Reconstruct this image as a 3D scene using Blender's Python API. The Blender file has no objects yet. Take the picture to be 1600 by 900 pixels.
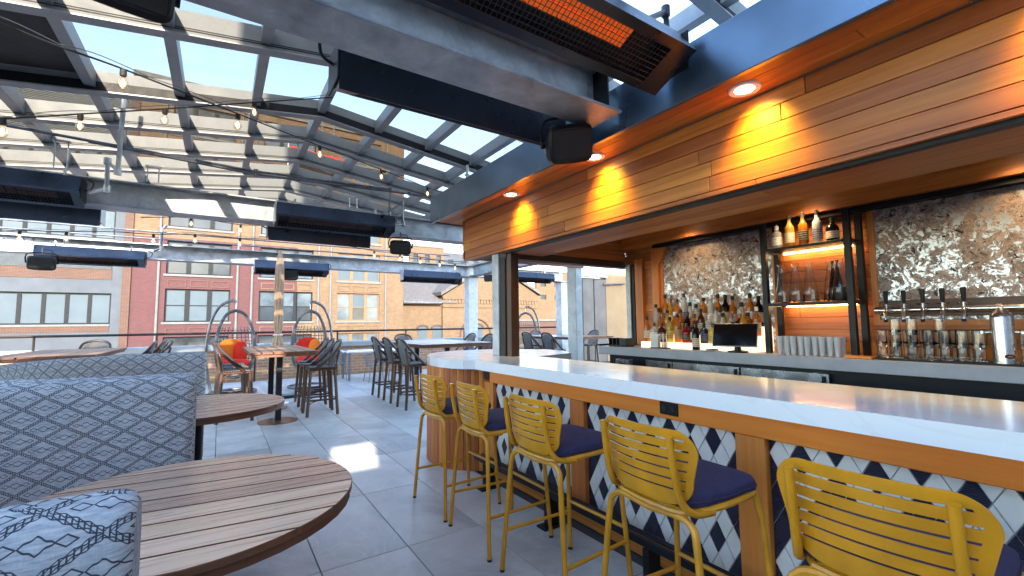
import bpy, bmesh, math, random
from mathutils import Vector, Matrix
random.seed(7)
R = math.radians
scene = bpy.context.scene
C = scene.collection
# ------------------------------------------------------------------ camera
CAMZ = 1.42
FWD = Vector((0.54974871, 0.83158262, 0.07903602))
RGT = Vector((0.83463050, -0.55069561, -0.01123723))
UPV = Vector((-0.03418011, -0.07214353, 0.99680842))
FPX = 691.607
cam = bpy.data.cameras.new('camera'); cam.sensor_width = 36.0; cam.lens = 36.0 * FPX / 1600.0
cam.clip_start = 0.05; cam.clip_end = 2000
camo = bpy.data.objects.new('camera', cam); C.objects.link(camo)
mx = Matrix((RGT, UPV, -FWD)).transposed().to_4x4(); mx.translation = Vector((0, 0, CAMZ))
camo.matrix_world = mx
scene.camera = camo
def at(u, v, X=None, Y=None, Z=None):
    """world point seen at photograph pixel (u, v) on the plane X, Y or Z = value"""
    d = RGT * ((u - 800) / FPX) - UPV * ((v - 450) / FPX) + FWD
    t = X / d.x if X is not None else Y / d.y if Y is not None else (Z - CAMZ) / d.z
    return Vector((0, 0, CAMZ)) + d * t
# ------------------------------------------------------------------ sky, sun, exposure
SUN = Vector((0.23, 1.0, -0.43)).normalized()          # the way the light travels
w = bpy.data.worlds.new('World'); scene.world = w; w.use_nodes = True
nt = w.node_tree; bg = nt.nodes['Background']
sk = nt.nodes.new('ShaderNodeTexSky'); sk.sky_type = 'NISHITA'; sk.sun_disc = False
sk.sun_elevation = math.asin(-SUN.z); sk.sun_rotation = math.atan2(-SUN.x, -SUN.y)
sk.air_density = 1.0; sk.dust_density = 0.6; sk.ozone_density = 1.0
nt.links.new(sk.outputs[0], bg.inputs['Color']); bg.inputs['Strength'].default_value = 0.15
sl = bpy.data.lights.new('sun', 'SUN'); sl.energy = 2.0; sl.angle = R(0.53); sl.color = (1.0, 0.93, 0.82)
so = bpy.data.objects.new('sun', sl); C.objects.link(so)
so.rotation_euler = SUN.to_track_quat('-Z', 'Y').to_euler()
scene.view_settings.view_transform = 'Standard'; scene.view_settings.look = 'None'
scene.view_settings.exposure = 3.3; scene.view_settings.gamma = 1.0; scene.view_settings.use_curve_mapping = False
scene.render.engine = 'CYCLES'
cy = scene.cycles
cy.use_denoising = True; cy.max_bounces = 8; cy.transparent_max_bounces = 24; cy.glossy_bounces = 4
cy.transmission_bounces = 6; cy.diffuse_bounces = 4; cy.caustics_reflective = False; cy.caustics_refractive = False
cy.sample_clamp_indirect = 6.0

# ------------------------------------------------------------------ materials
class NT:
    def __init__(s, name):
        s.m = bpy.data.materials.new(name); s.m.use_nodes = True; s.t = s.m.node_tree
        s.b = s.t.nodes['Principled BSDF']; s.out = s.t.nodes['Material Output']
    def n(s, typ, **k):
        nd = s.t.nodes.new('ShaderNode' + typ)
        for a, v in k.items(): setattr(nd, a, v)
        return nd
    def l(s, a, b): s.t.links.new(a, b)
    def math(s, op, a, b=None, c=None, clamp=False):
        nd = s.n('Math', operation=op); nd.use_clamp = clamp
        for i, v in enumerate((a, b, c)):
            if v is None: continue
            if isinstance(v, (int, float)): nd.inputs[i].default_value = v
            else: s.l(v, nd.inputs[i])
        return nd.outputs[0]
    def mix(s, f, a, b, typ='MIX'):
        nd = s.n('Mix', data_type='RGBA', blend_type=typ)
        for i, v in ((0, f), (6, a), (7, b)):
            if isinstance(v, (int, float)): nd.inputs[i].default_value = v
            elif isinstance(v, tuple): nd.inputs[i].default_value = (*v[:3], 1)
            else: s.l(v, nd.inputs[i])
        return nd.outputs[2]
    def coord(s, scale=(1, 1, 1), kind='Object', rand=True):
        tc = s.n('TexCoord'); mp = s.n('Mapping'); mp.inputs['Scale'].default_value = scale
        s.l(tc.outputs[kind], mp.inputs[0])
        if rand:
            oi = s.n('ObjectInfo'); v = s.n('Vector_Math' if False else 'VectorMath', operation='ADD')
            m = s.math('MULTIPLY', oi.outputs['Random'], 37.0)
            cb = s.n('CombineXYZ'); s.l(m, cb.inputs[0]); s.l(m, cb.inputs[1]); s.l(m, cb.inputs[2])
            s.l(mp.outputs[0], v.inputs[0]); s.l(cb.outputs[0], v.inputs[1]); return v.outputs[0]
        return mp.outputs[0]
    def noise(s, co, scale, detail=4, rough=0.55, dist=0.0):
        nd = s.n('TexNoise'); nd.inputs['Scale'].default_value = scale; nd.inputs['Detail'].default_value = detail
        nd.inputs['Roughness'].default_value = rough; nd.inputs['Distortion'].default_value = dist
        s.l(co, nd.inputs['Vector']); return nd.outputs['Fac']
    def ramp(s, f, stops):
        nd = s.n('ValToRGB'); e = nd.color_ramp.elements
        while len(e) < len(stops): e.new(0.5)
        for i, (p, c) in enumerate(stops):
            e[i].position = p; e[i].color = (c, c, c, 1) if isinstance(c, (int, float)) else (*c, 1)
        s.l(f, nd.inputs[0]); return nd.outputs[0]
    def bump(s, h, strength=0.3, dist=0.01):
        nd = s.n('Bump'); nd.inputs['Strength'].default_value = strength; nd.inputs['Distance'].default_value = dist
        s.l(h, nd.inputs['Height']); s.l(nd.outputs[0], s.b.inputs['Normal'])
    def set(s, **k):
        for a, v in k.items():
            i = s.b.inputs[a.replace('_', ' ')]
            if isinstance(v, (int, float)): i.default_value = v
            elif isinstance(v, tuple): i.default_value = (*v[:3], 1)
            else: s.l(v, i)
        return s.m
def plain(name, c, rough=0.5, metal=0.0, var=0.18, sc=6.0, bump=0.0, spec=0.5):
    """painted / cast surface: soft colour and gloss variation"""
    t = NT(name); co = t.coord(); f = t.noise(co, sc, 5)
    lo = tuple(max(0, x * (1 - var)) for x in c); hi = tuple(min(1, x * (1 + var)) for x in c)
    col = t.mix(t.ramp(f, [(0.3, 0.0), (0.7, 1.0)]), lo, hi)
    rr = t.math('ADD', t.math('MULTIPLY', t.noise(co, sc * 3, 3), 0.2), max(0.02, rough - 0.1))
    if bump: t.bump(t.noise(co, sc * 12, 4), bump, 0.004)
    return t.set(Base_Color=col, Roughness=rr, Metallic=metal, Specular_IOR_Level=spec)
def wood(name, a, b, axis=1, rough=0.45, grain=28.0, var=0.45):
    t = NT(name); s = [grain] * 3; s[axis] = grain * 0.045
    co = t.coord(tuple(s)); f = t.noise(co, 1.0, 6, 0.62, 0.6); f2 = t.noise(co, 0.22, 3, 0.5, 0.3)
    col = t.mix(t.ramp(f, [(0.28, 0.0), (0.72, 1.0)]), a, b)
    col = t.mix(t.ramp(f2, [(0.35, 0.0), (0.7, 0.5)]), col, tuple(x * 0.55 for x in a))
    oi = t.n('ObjectInfo')
    vv = t.math('ADD', t.math('MULTIPLY', oi.outputs['Random'], var), 1 - var * 0.5)
    hs = t.n('HueSaturation'); t.l(col, hs.inputs['Color']); t.l(vv, hs.inputs['Value'])
    hue = t.math('ADD', t.math('MULTIPLY', oi.outputs['Random'], 0.016), 0.492); t.l(hue, hs.inputs['Hue'])
    t.bump(f, 0.12, 0.003)
    rr = t.math('ADD', t.math('MULTIPLY', f, 0.25), rough - 0.12)
    return t.set(Base_Color=hs.outputs[0], Roughness=rr)
def emit(name, c, st):
    t = NT(name); return t.set(Base_Color=c, Emission_Color=c, Emission_Strength=st)
def clear(name, tint=(0.9, 0.95, 0.97), refl=0.16, rough=0.02, body=0.0, bodyc=(0.6, 0.6, 0.6), fres=0.9):
    """thin clear glass: lets light straight through, mirrors by angle"""
    t = NT(name); tr = t.n('BsdfTransparent'); gl = t.n('BsdfGlossy'); mx = t.n('MixShader')
    tr.inputs[0].default_value = (*tint, 1); gl.inputs['Roughness'].default_value = rough
    lw = t.n('LayerWeight'); lw.inputs[0].default_value = 0.35
    f = t.math('ADD', t.math('MULTIPLY', lw.outputs['Fresnel'], fres), refl * 0.25, clamp=True)
    t.l(f, mx.inputs[0]); t.l(tr.outputs[0], mx.inputs[1]); t.l(gl.outputs[0], mx.inputs[2])
    last = mx.outputs[0]
    if body:
        df = t.n('BsdfDiffuse'); df.inputs[0].default_value = (*bodyc, 1)
        m2 = t.n('MixShader'); m2.inputs[0].default_value = body; t.l(last, m2.inputs[1]); t.l(df.outputs[0], m2.inputs[2]); last = m2.outputs[0]
    t.l(last, t.out.inputs[0]); return t.m
def steel(name, c, rough=0.45, metal=0.75, mott=0.4):
    t = NT(name); co = t.coord(); f = t.noise(co, 5.0, 7, 0.6, 0.4); g = t.noise(co, 40.0, 3)
    col = t.mix(t.ramp(f, [(0.3, 0.0), (0.68, 1.0)]), tuple(x * (1 - mott) for x in c), tuple(min(1, x * (1 + mott)) for x in c))
    col = t.mix(t.math('MULTIPLY', t.ramp(g, [(0.45, 0.0), (0.7, 1.0)]), 0.3), col, tuple(x * 0.75 for x in c))
    rr = t.math('ADD', t.math('MULTIPLY', f, 0.35), rough - 0.17)
    t.bump(g, 0.08, 0.002)
    return t.set(Base_Color=col, Roughness=rr, Metallic=metal)
def bricks(name, a, b, mortar, sc=1.0, facing='Y', mott=0.5):
    t = NT(name); tc = t.n('TexCoord'); sp = t.n('SeparateXYZ'); cb = t.n('CombineXYZ')
    t.l(tc.outputs['Object'], sp.inputs[0]); t.l(sp.outputs[0 if facing == 'Y' else 1], cb.inputs[0]); t.l(sp.outputs[2], cb.inputs[1])
    bk = t.n('TexBrick'); t.l(cb.outputs[0], bk.inputs['Vector'])
    bk.inputs['Color1'].default_value = (*a, 1); bk.inputs['Color2'].default_value = (*b, 1); bk.inputs['Mortar'].default_value = (*mortar, 1)
    bk.inputs['Scale'].default_value = sc; bk.inputs['Brick Width'].default_value = 0.23; bk.inputs['Row Height'].default_value = 0.08; bk.inputs['Mortar Size'].default_value = 0.012
    f = t.noise(tc.outputs['Object'], 0.9, 9, 0.7)
    col = t.mix(t.ramp(f, [(0.35, 0.0), (0.75, mott)]), bk.outputs['Color'], tuple(x * 0.55 for x in a))
    t.bump(bk.outputs['Fac'], -0.3, 0.01)
    return t.set(Base_Color=col, Roughness=0.88)

M = {}
M['slate'] = None
t = NT('slate tile'); co = t.coord(); f = t.noise(co, 2.2, 8, 0.62, 0.5); g = t.noise(co, 9, 7, 0.66, 0.8)
col = t.mix(t.ramp(f, [(0.3, 0.0), (0.7, 1.0)]), (0.40, 0.392, 0.378), (0.60, 0.585, 0.56))
col = t.mix(t.math('MULTIPLY', t.ramp(g, [(0.5, 0.0), (0.72, 1.0)]), 0.35), col, (0.58, 0.57, 0.55))
st_ = t.ramp(t.noise(t.coord((1, 1, 1), 'Object'), 0.9, 5, 0.6, 1.0), [(0.52, 0.0), (0.66, 1.0)])
col = t.mix(t.math('MULTIPLY', st_, 0.45), col, (0.22, 0.225, 0.23))
vn = t.ramp(t.noise(co, 1.6, 6, 0.5, 2.5), [(0.485, 0.0), (0.5, 1.0), (0.515, 0.0)])
col = t.mix(t.math('MULTIPLY', vn, 0.4), col, (0.62, 0.61, 0.6))
oi = t.n('ObjectInfo'); hs = t.n('HueSaturation'); t.l(col, hs.inputs['Color']); t.l(t.math('ADD', t.math('MULTIPLY', oi.outputs['Random'], 0.3), 0.85), hs.inputs['Value'])
t.bump(g, 0.25, 0.004)
M['slate'] = t.set(Base_Color=hs.outputs[0], Roughness=t.math('ADD', t.math('MULTIPLY', f, 0.3), 0.28))
M['grout'] = plain('dark grout', (0.05, 0.05, 0.052), 0.9)
M['cedar'] = wood('cedar boards along the bar', (0.34, 0.088, 0.014), (0.64, 0.235, 0.046), 1)
M['cedarx'] = wood('cedar boards across the bar', (0.34, 0.09, 0.02), (0.54, 0.19, 0.05), 0)
M['cedarz'] = wood('upright cedar boards', (0.48, 0.125, 0.018), (0.70, 0.23, 0.042), 2)
M['apron'] = wood('orange stained apron wood', (0.76, 0.19, 0.014), (0.90, 0.29, 0.028), 1, 0.38)
M['tabletop'] = wood('weathered table plank', (0.50, 0.30, 0.195), (0.72, 0.52, 0.385), 0, 0.28, 26, 0.5)
M['tabletopy'] = wood('weathered table plank lengthwise', (0.21, 0.105, 0.062), (0.32, 0.18, 0.115), 1, 0.35, 30)
M['edge'] = wood('dark table edge', (0.10, 0.035, 0.015), (0.16, 0.06, 0.028), 0)
M['darkwood'] = wood('dark brown timber', (0.045, 0.018, 0.010), (0.08, 0.032, 0.016), 2)
M['cane'] = wood('brown lacquered cane', (0.032, 0.0125, 0.0065), (0.075, 0.029, 0.013), 2, 0.35, 60)
t = NT('white quartz counter'); co = t.coord(); g = t.noise(co, 60, 3); vn = t.ramp(t.noise(co, 1.1, 7, 0.55, 1.8), [(0.47, 0.0), (0.5, 1.0), (0.53, 0.0)])
col = t.mix(t.math('MULTIPLY', vn, 0.16), t.mix(t.math('MULTIPLY', t.noise(co, 2.0, 5), 0.5), (0.78, 0.79, 0.80), (0.68, 0.70, 0.72)), (0.50, 0.52, 0.55))
M['quartz'] = t.set(Base_Color=col, Roughness=t.math('ADD', t.math('MULTIPLY', t.noise(co, 7, 5), 0.16), 0.06))
M['concrete'] = plain('grey concrete counter', (0.36, 0.36, 0.38), 0.5, 0, 0.1, 8, 0.05)
M['black'] = plain('black powder coat', (0.009, 0.009, 0.011), 0.42, 0, 0.2, spec=0.25)
M['heater'] = plain('dark blue heater housing', (0.045, 0.052, 0.068), 0.3, 0.8, 0.2, 3)
M['heatergrille'] = plain('heater grille wire', (0.05, 0.05, 0.055), 0.45, 0.6)
M['heaterglow'] = emit('glowing ceramic burner', (1.0, 0.17, 0.015), 0.034)
M['heatercold'] = plain('dull ceramic burner', (0.07, 0.025, 0.016), 0.8)
M['navy'] = plain('navy painted steel fascia', (0.15, 0.205, 0.275), 0.3, 0.9, 0.3, 1.2)
M['galv'] = steel('galvanised steel', (0.36, 0.385, 0.41), 0.45, 0.5)
M['galvlight'] = steel('light galvanised column', (0.42, 0.46, 0.50), 0.55, 0.5, 0.3)
M['alu'] = steel('grey aluminium roof bar', (0.31, 0.315, 0.32), 0.4, 0.3, 0.12)
M['alulight'] = steel('pale aluminium rafter', (0.20, 0.21, 0.212), 0.5, 0.1, 0.1)
M['pipe'] = steel('threaded gas pipe', (0.16, 0.16, 0.17), 0.4, 0.8)
M['pipezinc'] = steel('zinc conduit', (0.5, 0.52, 0.54), 0.35, 0.8, 0.15)
M['stainless'] = steel('brushed stainless steel', (0.58, 0.59, 0.6), 0.25, 1.0, 0.12)
M['pane'] = clear('roof glass', (0.635, 0.612, 0.577), 0.0, fres=0.25)
M['yellow'] = plain('mustard yellow paint', (0.56, 0.24, 0.009), 0.34, 0, 0.2, 7, 0.03)
M['cushion'] = plain('navy seat fabric', (0.022, 0.020, 0.065), 0.85, 0, 0.2, 30, 0.2)
M['foot'] = plain('black rubber', (0.01, 0.01, 0.01), 0.7)
M['whitetile'] = plain('white glazed tile', (0.70, 0.665, 0.60), 0.18, 0, 0.07, 9)
t = NT('ribbed navy tile'); tc = t.coord((1, 1, 1), 'Object', False); wv = t.n('TexWave', bands_direction='Z'); wv.inputs['Scale'].default_value = 42; wv.inputs['Distortion'].default_value = 0.0
t.l(tc, wv.inputs[0]); t.bump(wv.outputs['Fac'], 0.9, 0.004)
M['bluetile'] = t.set(Base_Color=t.mix(wv.outputs['Fac'], (0.008, 0.009, 0.022), (0.03, 0.034, 0.07)), Roughness=0.25)
M['leather'] = plain('orange brown leather', (0.36, 0.085, 0.022), 0.5, 0, 0.25, 12, 0.15)
M['orange'] = plain('orange cushion cloth', (0.75, 0.18, 0.01), 0.9, 0, 0.15, 20)
M['red'] = plain('red cushion cloth', (0.62, 0.02, 0.006), 0.9, 0, 0.15, 20)
M['white'] = plain('white paint', (0.75, 0.75, 0.74), 0.4, 0, 0.05)
M['paper'] = plain('white paper', (0.7, 0.68, 0.64), 0.8, 0, 0.06)
M['canvas'] = plain('tan parasol canvas', (0.40, 0.27, 0.18), 0.85, 0, 0.15, 14, 0.1)
M['stucco'] = plain('tan stucco', (0.32, 0.215, 0.115), 0.9, 0, 0.12, 2, 0.15)
M['greydoor'] = plain('dull grey brown door panel', (0.13, 0.115, 0.105), 0.6, 0.1, 0.25, 2)
M['rubberhose'] = M['foot']
M['asphalt'] = plain('asphalt street', (0.05, 0.05, 0.052), 0.9, 0, 0.2, 1.0)
M['wicker'] = plain('grey wire chair', (0.20, 0.22, 0.25), 0.5, 0.3)
# booth cloth: dark diamonds woven into blue grey cloth
t = NT('booth cloth'); tc = t.n('TexCoord'); sp = t.n('SeparateXYZ'); t.l(tc.outputs['UV'], sp.inputs[0])
u = t.math('DIVIDE', sp.outputs[0], 0.150); v = t.math('DIVIDE', sp.outputs[1], 0.098)
wob = t.math('MULTIPLY', t.math('SINE', t.math('MULTIPLY', u, 62.0)), 0.012)
p = t.math('ADD', u, v); q = t.math('SUBTRACT', u, v)
fp = t.math('SUBTRACT', t.math('FRACT', p), 0.5); fq = t.math('SUBTRACT', t.math('FRACT', q), 0.5)
ap = t.math('ABSOLUTE', fp); aq = t.math('ABSOLUTE', fq); mm = t.math('MAXIMUM', ap, aq)
def ring(val, r, h): return t.math('LESS_THAN', t.math('ABSOLUTE', t.math('SUBTRACT', val, r)), h)
chain = t.math('MAXIMUM', ring(mm, t.math('ADD', wob, 0.468), 0.011), ring(mm, t.math('SUBTRACT', 0.432, wob), 0.011))
link = t.math('MULTIPLY', t.math('GREATER_THAN', mm, 0.432), t.math('GREATER_THAN', t.math('SINE', t.math('MULTIPLY', t.math('ADD', p, q), 62.0)), 0.55))
cen = ring(t.math('ADD', mm, wob), 0.13, 0.016)
def off(sgn):
    a = t.math('ABSOLUTE', t.math('ADD', fp, 0.22 * sgn)); b = t.math('ABSOLUTE', t.math('ADD', fq, 0.22 * sgn)); return ring(t.math('MAXIMUM', a, b), 0.085, 0.014)
pat = t.math('MAXIMUM', t.math('MAXIMUM', chain, link), t.math('MAXIMUM', cen, t.math('MAXIMUM', off(1), off(-1))))
co = t.coord((300, 300, 60)); wv = t.noise(co, 1.0, 3)
thr = t.noise(t.coord((40, 40, 220)), 1.0, 4)
base = t.mix(t.ramp(thr, [(0.3, 0.0), (0.7, 1.0)]), (0.25, 0.285, 0.33), (0.48, 0.51, 0.535))
wr = t.noise(t.coord((1.0, 1.0, 1.0)), 7.0, 3, 0.5, 0.6)
t.bump(t.math('ADD', t.math('ADD', wv, t.math('MULTIPLY', wr, 9.0)), t.math('MULTIPLY', pat, -0.6)), 0.35, 0.003)
M['booth'] = t.set(Base_Color=t.mix(t.math('MULTIPLY', pat, 0.93), base, (0.014, 0.018, 0.03)), Roughness=0.92)
# woven bistro cane: pale and dark strands
t = NT('woven seat strands'); tc = t.n('TexCoord'); ck = t.n('TexChecker'); mp = t.n('Mapping'); mp.inputs['Rotation'].default_value = (0.3, 0.4, 0.785)
t.l(tc.outputs['UV'], mp.inputs[0]); t.l(mp.outputs[0], ck.inputs[0]); ck.inputs['Scale'].default_value = 62
ck.inputs['Color1'].default_value = (0.012, 0.012, 0.014, 1); ck.inputs['Color2'].default_value = (0.24, 0.235, 0.23, 1)
t.bump(ck.outputs['Fac'], 0.4, 0.003); M['weave'] = t.set(Base_Color=ck.outputs[0], Roughness=0.6)
# foxed antique mirror
t = NT('antique mirror'); co = t.coord((1, 1, 1), 'Object', False)
f = t.noise(co, 9.0, 9, 0.7, 0.9); g = t.noise(co, 30.0, 8, 0.72, 1.2); h = t.noise(co, 2.0, 3)
s1 = t.ramp(t.math('ADD', t.math('MULTIPLY', f, 0.5), t.math('MULTIPLY', g, 0.5)), [(0.46, 0.0), (0.49, 1.0)])
rust = t.mix(t.ramp(g, [(0.4, 0.0), (0.6, 1.0)]), (0.085, 0.055, 0.042), (0.36, 0.28, 0.23))
col = t.mix(s1, (0.46, 0.49, 0.52), rust)
dk = t.ramp(t.noise(co, 16, 9, 0.75, 1.0), [(0.56, 0.0), (0.6, 1.0)]); col = t.mix(dk, col, (0.012, 0.012, 0.015))
M['mirror'] = t.set(Base_Color=col, Metallic=t.math('SUBTRACT', 1.0, t.math('MULTIPLY', s1, 0.75)), Roughness=t.math('ADD', t.math('MULTIPLY', s1, 0.2), 0.33))
t = NT('drinking glass'); M['tumbler'] = t.set(Base_Color=(0.97, 0.98, 0.98), Roughness=0.02, Transmission_Weight=1.0, IOR=1.45)
M['frosted'] = clear('frosted plastic cup', (0.8, 0.8, 0.8), 0.3, 0.3, 0.62, (0.72, 0.72, 0.73), fres=0.2)
M['carafe'] = M['tumbler']
def liquor(name, c, dens=0.75):
    t = NT(name); return t.set(Base_Color=c, Roughness=0.06, Transmission_Weight=0.0 if dens >= 1 else 0.55, IOR=1.15, Specular_IOR_Level=0.8, Coat_Weight=0.4)
LIQ = {'amber': (0.62, 0.20, 0.02), 'dark brown': (0.07, 0.02, 0.008), 'golden': (0.70, 0.38, 0.05), 'clear': (0.62, 0.66, 0.66), 'green': (0.03, 0.09, 0.03), 'black': (0.012, 0.011, 0.013), 'red': (0.38, 0.015, 0.01), 'pale yellow': (0.62, 0.50, 0.08), 'blue': (0.03, 0.05, 0.11)}
for k, c in LIQ.items(): M['liq ' + k] = liquor(k + ' bottle', c)
LAB = {'cream': (0.62, 0.54, 0.40), 'white': (0.72, 0.71, 0.68), 'black': (0.02, 0.02, 0.022), 'tan': (0.42, 0.28, 0.14), 'red': (0.42, 0.03, 0.02), 'yellow': (0.65, 0.45, 0.08), 'blue': (0.05, 0.09, 0.2)}
for k, c in LAB.items():
    t = NT(k + ' bottle label'); tc = t.n('TexCoord'); sp = t.n('SeparateXYZ'); t.l(tc.outputs['Object'], sp.inputs[0])
    ln = t.math('GREATER_THAN', t.math('FRACT', t.math('MULTIPLY', sp.outputs[2], 55.0)), 0.72)
    wd = t.math('GREATER_THAN', t.noise(tc.outputs['Object'], 160, 2), 0.48)
    ink = (0.5, 0.42, 0.25) if k in ('black', 'blue', 'red') else (0.1, 0.07, 0.05)
    M['lab ' + k] = t.set(Base_Color=t.mix(t.math('MULTIPLY', ln, wd), c, ink), Roughness=0.6)
M['lamp'] = emit('lit lamp lens', (1.0, 0.90, 0.74), 1.0)
M['bulb'] = emit('glowing filament bulb', (1.0, 0.52, 0.2), 1.0)
M['bulbglass'] = clear('bulb glass', (1.0, 0.93, 0.84), 0.05, 0.02, fres=0.35)
M['stepglow'] = emit('backlit liquor step', (1.0, 0.80, 0.56), 0.14)
M['screen'] = plain('dark screen glass', (0.004, 0.004, 0.005), 0.08, 0, 0.1)

# ------------------------------------------------------------------ mesh builder
class MB:
    def __init__(s): s.v = []; s.f = []; s.uv = None
    def box(s, x0, x1, y0, y1, z0, z1, ch=0.0):
        b = len(s.v)
        if ch <= 0:
            for z in (z0, z1):
                for x, y in ((x0, y0), (x1, y0), (x1, y1), (x0, y1)): s.v.append((x, y, z))
            s.f += [tuple(b + i for i in q) for q in ((3, 2, 1, 0), (4, 5, 6, 7), (0, 1, 5, 4), (1, 2, 6, 5), (2, 3, 7, 6), (3, 0, 4, 7))]
            return s
        c = min(ch, abs(x1 - x0) * .45, abs(y1 - y0) * .45, abs(z1 - z0) * .45); ids = {}
        for ix, x in ((0, x0), (1, x1)):
            for iy, y in ((0, y0), (1, y1)):
                for iz, z in ((0, z0), (1, z1)):
                    sx, sy, sz = c * (1 - 2 * ix), c * (1 - 2 * iy), c * (1 - 2 * iz)
                    for ax, p in enumerate(((x, y + sy, z + sz), (x + sx, y, z + sz), (x + sx, y + sy, z))):
                        ids[(ix, iy, iz, ax)] = len(s.v); s.v.append(p)
        I = lambda *k: ids[k]
        for a in (0, 1):
            s.f.append((I(a, 0, 0, 0), I(a, 0, 1, 0), I(a, 1, 1, 0), I(a, 1, 0, 0)))
            s.f.append((I(0, a, 0, 1), I(1, a, 0, 1), I(1, a, 1, 1), I(0, a, 1, 1)))
            s.f.append((I(0, 0, a, 2), I(0, 1, a, 2), I(1, 1, a, 2), I(1, 0, a, 2)))
            for b2 in (0, 1):
                s.f.append((I(a, b2, 0, 0), I(a, b2, 1, 0), I(a, b2, 1, 1), I(a, b2, 0, 1)))
                s.f.append((I(a, 0, b2, 0), I(a, 1, b2, 0), I(a, 1, b2, 2), I(a, 0, b2, 2)))
                s.f.append((I(0, a, b2, 1), I(1, a, b2, 1), I(1, a, b2, 2), I(0, a, b2, 2)))
                for c2 in (0, 1): s.f.append((I(a, b2, c2, 0), I(a, b2, c2, 1), I(a, b2, c2, 2)))
        return s
    def tube(s, path, r, n=8, closed=False, cap=True):
        P = [Vector(p) for p in path]; L = len(P); rr = r if isinstance(r, (list, tuple)) else [r] * L
        tan = []
        for i in range(L):
            a = P[(i - 1) % L] if (closed or i > 0) else P[i]; c = P[(i + 1) % L] if (closed or i < L - 1) else P[i]
            tan.append((c - a).normalized())
        up = Vector((0, 0, 1)) if abs(tan[0].z) < 0.9 else Vector((1, 0, 0)); nrm = tan[0].cross(up).normalized(); rings = []
        for i in range(L):
            nrm = nrm - tan[i] * nrm.dot(tan[i])
            nrm = nrm.normalized() if nrm.length > 1e-6 else tan[i].orthogonal().normalized()
            bi = tan[i].cross(nrm); k = len(s.v)
            for j in range(n):
                a = 2 * math.pi * j / n; s.v.append(tuple(P[i] + (nrm * math.cos(a) + bi * math.sin(a)) * rr[i]))
            rings.append(k)
        for i in range(L if closed else L - 1):
            a, b = rings[i], rings[(i + 1) % L]
            for j in range(n): s.f.append((a + j, a + (j + 1) % n, b + (j + 1) % n, b + j))
        if cap and not closed:
            s.f.append(tuple(rings[0] + j for j in reversed(range(n)))); s.f.append(tuple(rings[-1] + j for j in range(n)))
        return s
    def lathe(s, prof, n=16, o=(0, 0, 0), cap=True):
        k = len(s.v)
        for r, z in prof:
            for j in range(n):
                a = 2 * math.pi * j / n; s.v.append((o[0] + r * math.cos(a), o[1] + r * math.sin(a), o[2] + z))
        for i in range(len(prof) - 1):
            for j in range(n): s.f.append((k + i * n + j, k + i * n + (j + 1) % n, k + (i + 1) * n + (j + 1) % n, k + (i + 1) * n + j))
        if cap:
            s.f.append(tuple(k + j for j in reversed(range(n)))); e = k + (len(prof) - 1) * n; s.f.append(tuple(e + j for j in range(n)))
        return s
    def prism(s, poly, a0, a1, axis='z', ch=0.0):
        """poly of 2D points extruded along an axis"""
        def put(p, h):
            return (p[0], p[1], h) if axis == 'z' else (h, p[0], p[1]) if axis == 'x' else (p[0], h, p[1])
        n = len(poly)
        if ch > 0:
            cx = sum(p[0] for p in poly) / n; cyy = sum(p[1] for p in poly) / n
            def shr(p):
                d = Vector((cx - p[0], cyy - p[1])); L = d.length or 1; d = d / L * min(ch, L * .4); return (p[0] + d.x, p[1] + d.y)
            lv = [([shr(p) for p in poly], a0), (poly, a0 + ch), (poly, a1 - ch), ([shr(p) for p in poly], a1)]
        else: lv = [(poly, a0), (poly, a1)]
        k = len(s.v)
        for pp, h in lv: s.v += [put(p, h) for p in pp]
        for i in range(len(lv) - 1):
            for j in range(n): s.f.append((k + i * n + j, k + i * n + (j + 1) % n, k + (i + 1) * n + (j + 1) % n, k + (i + 1) * n + j))
        s.f.append(tuple(k + j for j in reversed(range(n)))); e = k + (len(lv) - 1) * n; s.f.append(tuple(e + j for j in range(n)))
        return s
    def grid(s, fn, nu, nv, th=0.0):
        """sheet fn(u,v) with optional thickness along its normal; keeps uv"""
        if s.uv is None: s.uv = {}
        k = len(s.v); pts = [[Vector(fn(i / nu, j / nv)) for j in range(nv + 1)] for i in range(nu + 1)]
        layers = [0.0] if th == 0 else [0.0, th]; base = []
        for L in layers:
            base.append(len(s.v))
            for i in range(nu + 1):
                for j in range(nv + 1):
                    a = pts[min(i + 1, nu)][j] - pts[max(i - 1, 0)][j]; b = pts[i][min(j + 1, nv)] - pts[i][max(j - 1, 0)]
                    nn = a.cross(b); nn = nn.normalized() if nn.length > 1e-9 else Vector((0, 0, 1))
                    s.uv[len(s.v)] = (i / nu, j / nv); s.v.append(tuple(pts[i][j] + nn * L))
        W = nv + 1
        for li, b in enumerate(base):
            for i in range(nu):
                for j in range(nv):
                    q = (b + i * W + j, b + (i + 1) * W + j, b + (i + 1) * W + j + 1, b + i * W + j + 1); s.f.append(q if li else q[::-1])
        if th:
            a, b = base
            for i in range(nu): s.f += [(a + i * W, a + (i + 1) * W, b + (i + 1) * W, b + i * W), (a + i * W + nv, b + i * W + nv, b + (i + 1) * W + nv, a + (i + 1) * W + nv)]
            for j in range(nv): s.f += [(a + j, b + j, b + j + 1, a + j + 1), (a + nu * W + j, a + nu * W + j + 1, b + nu * W + j + 1, b + nu * W + j)]
        return s
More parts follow.
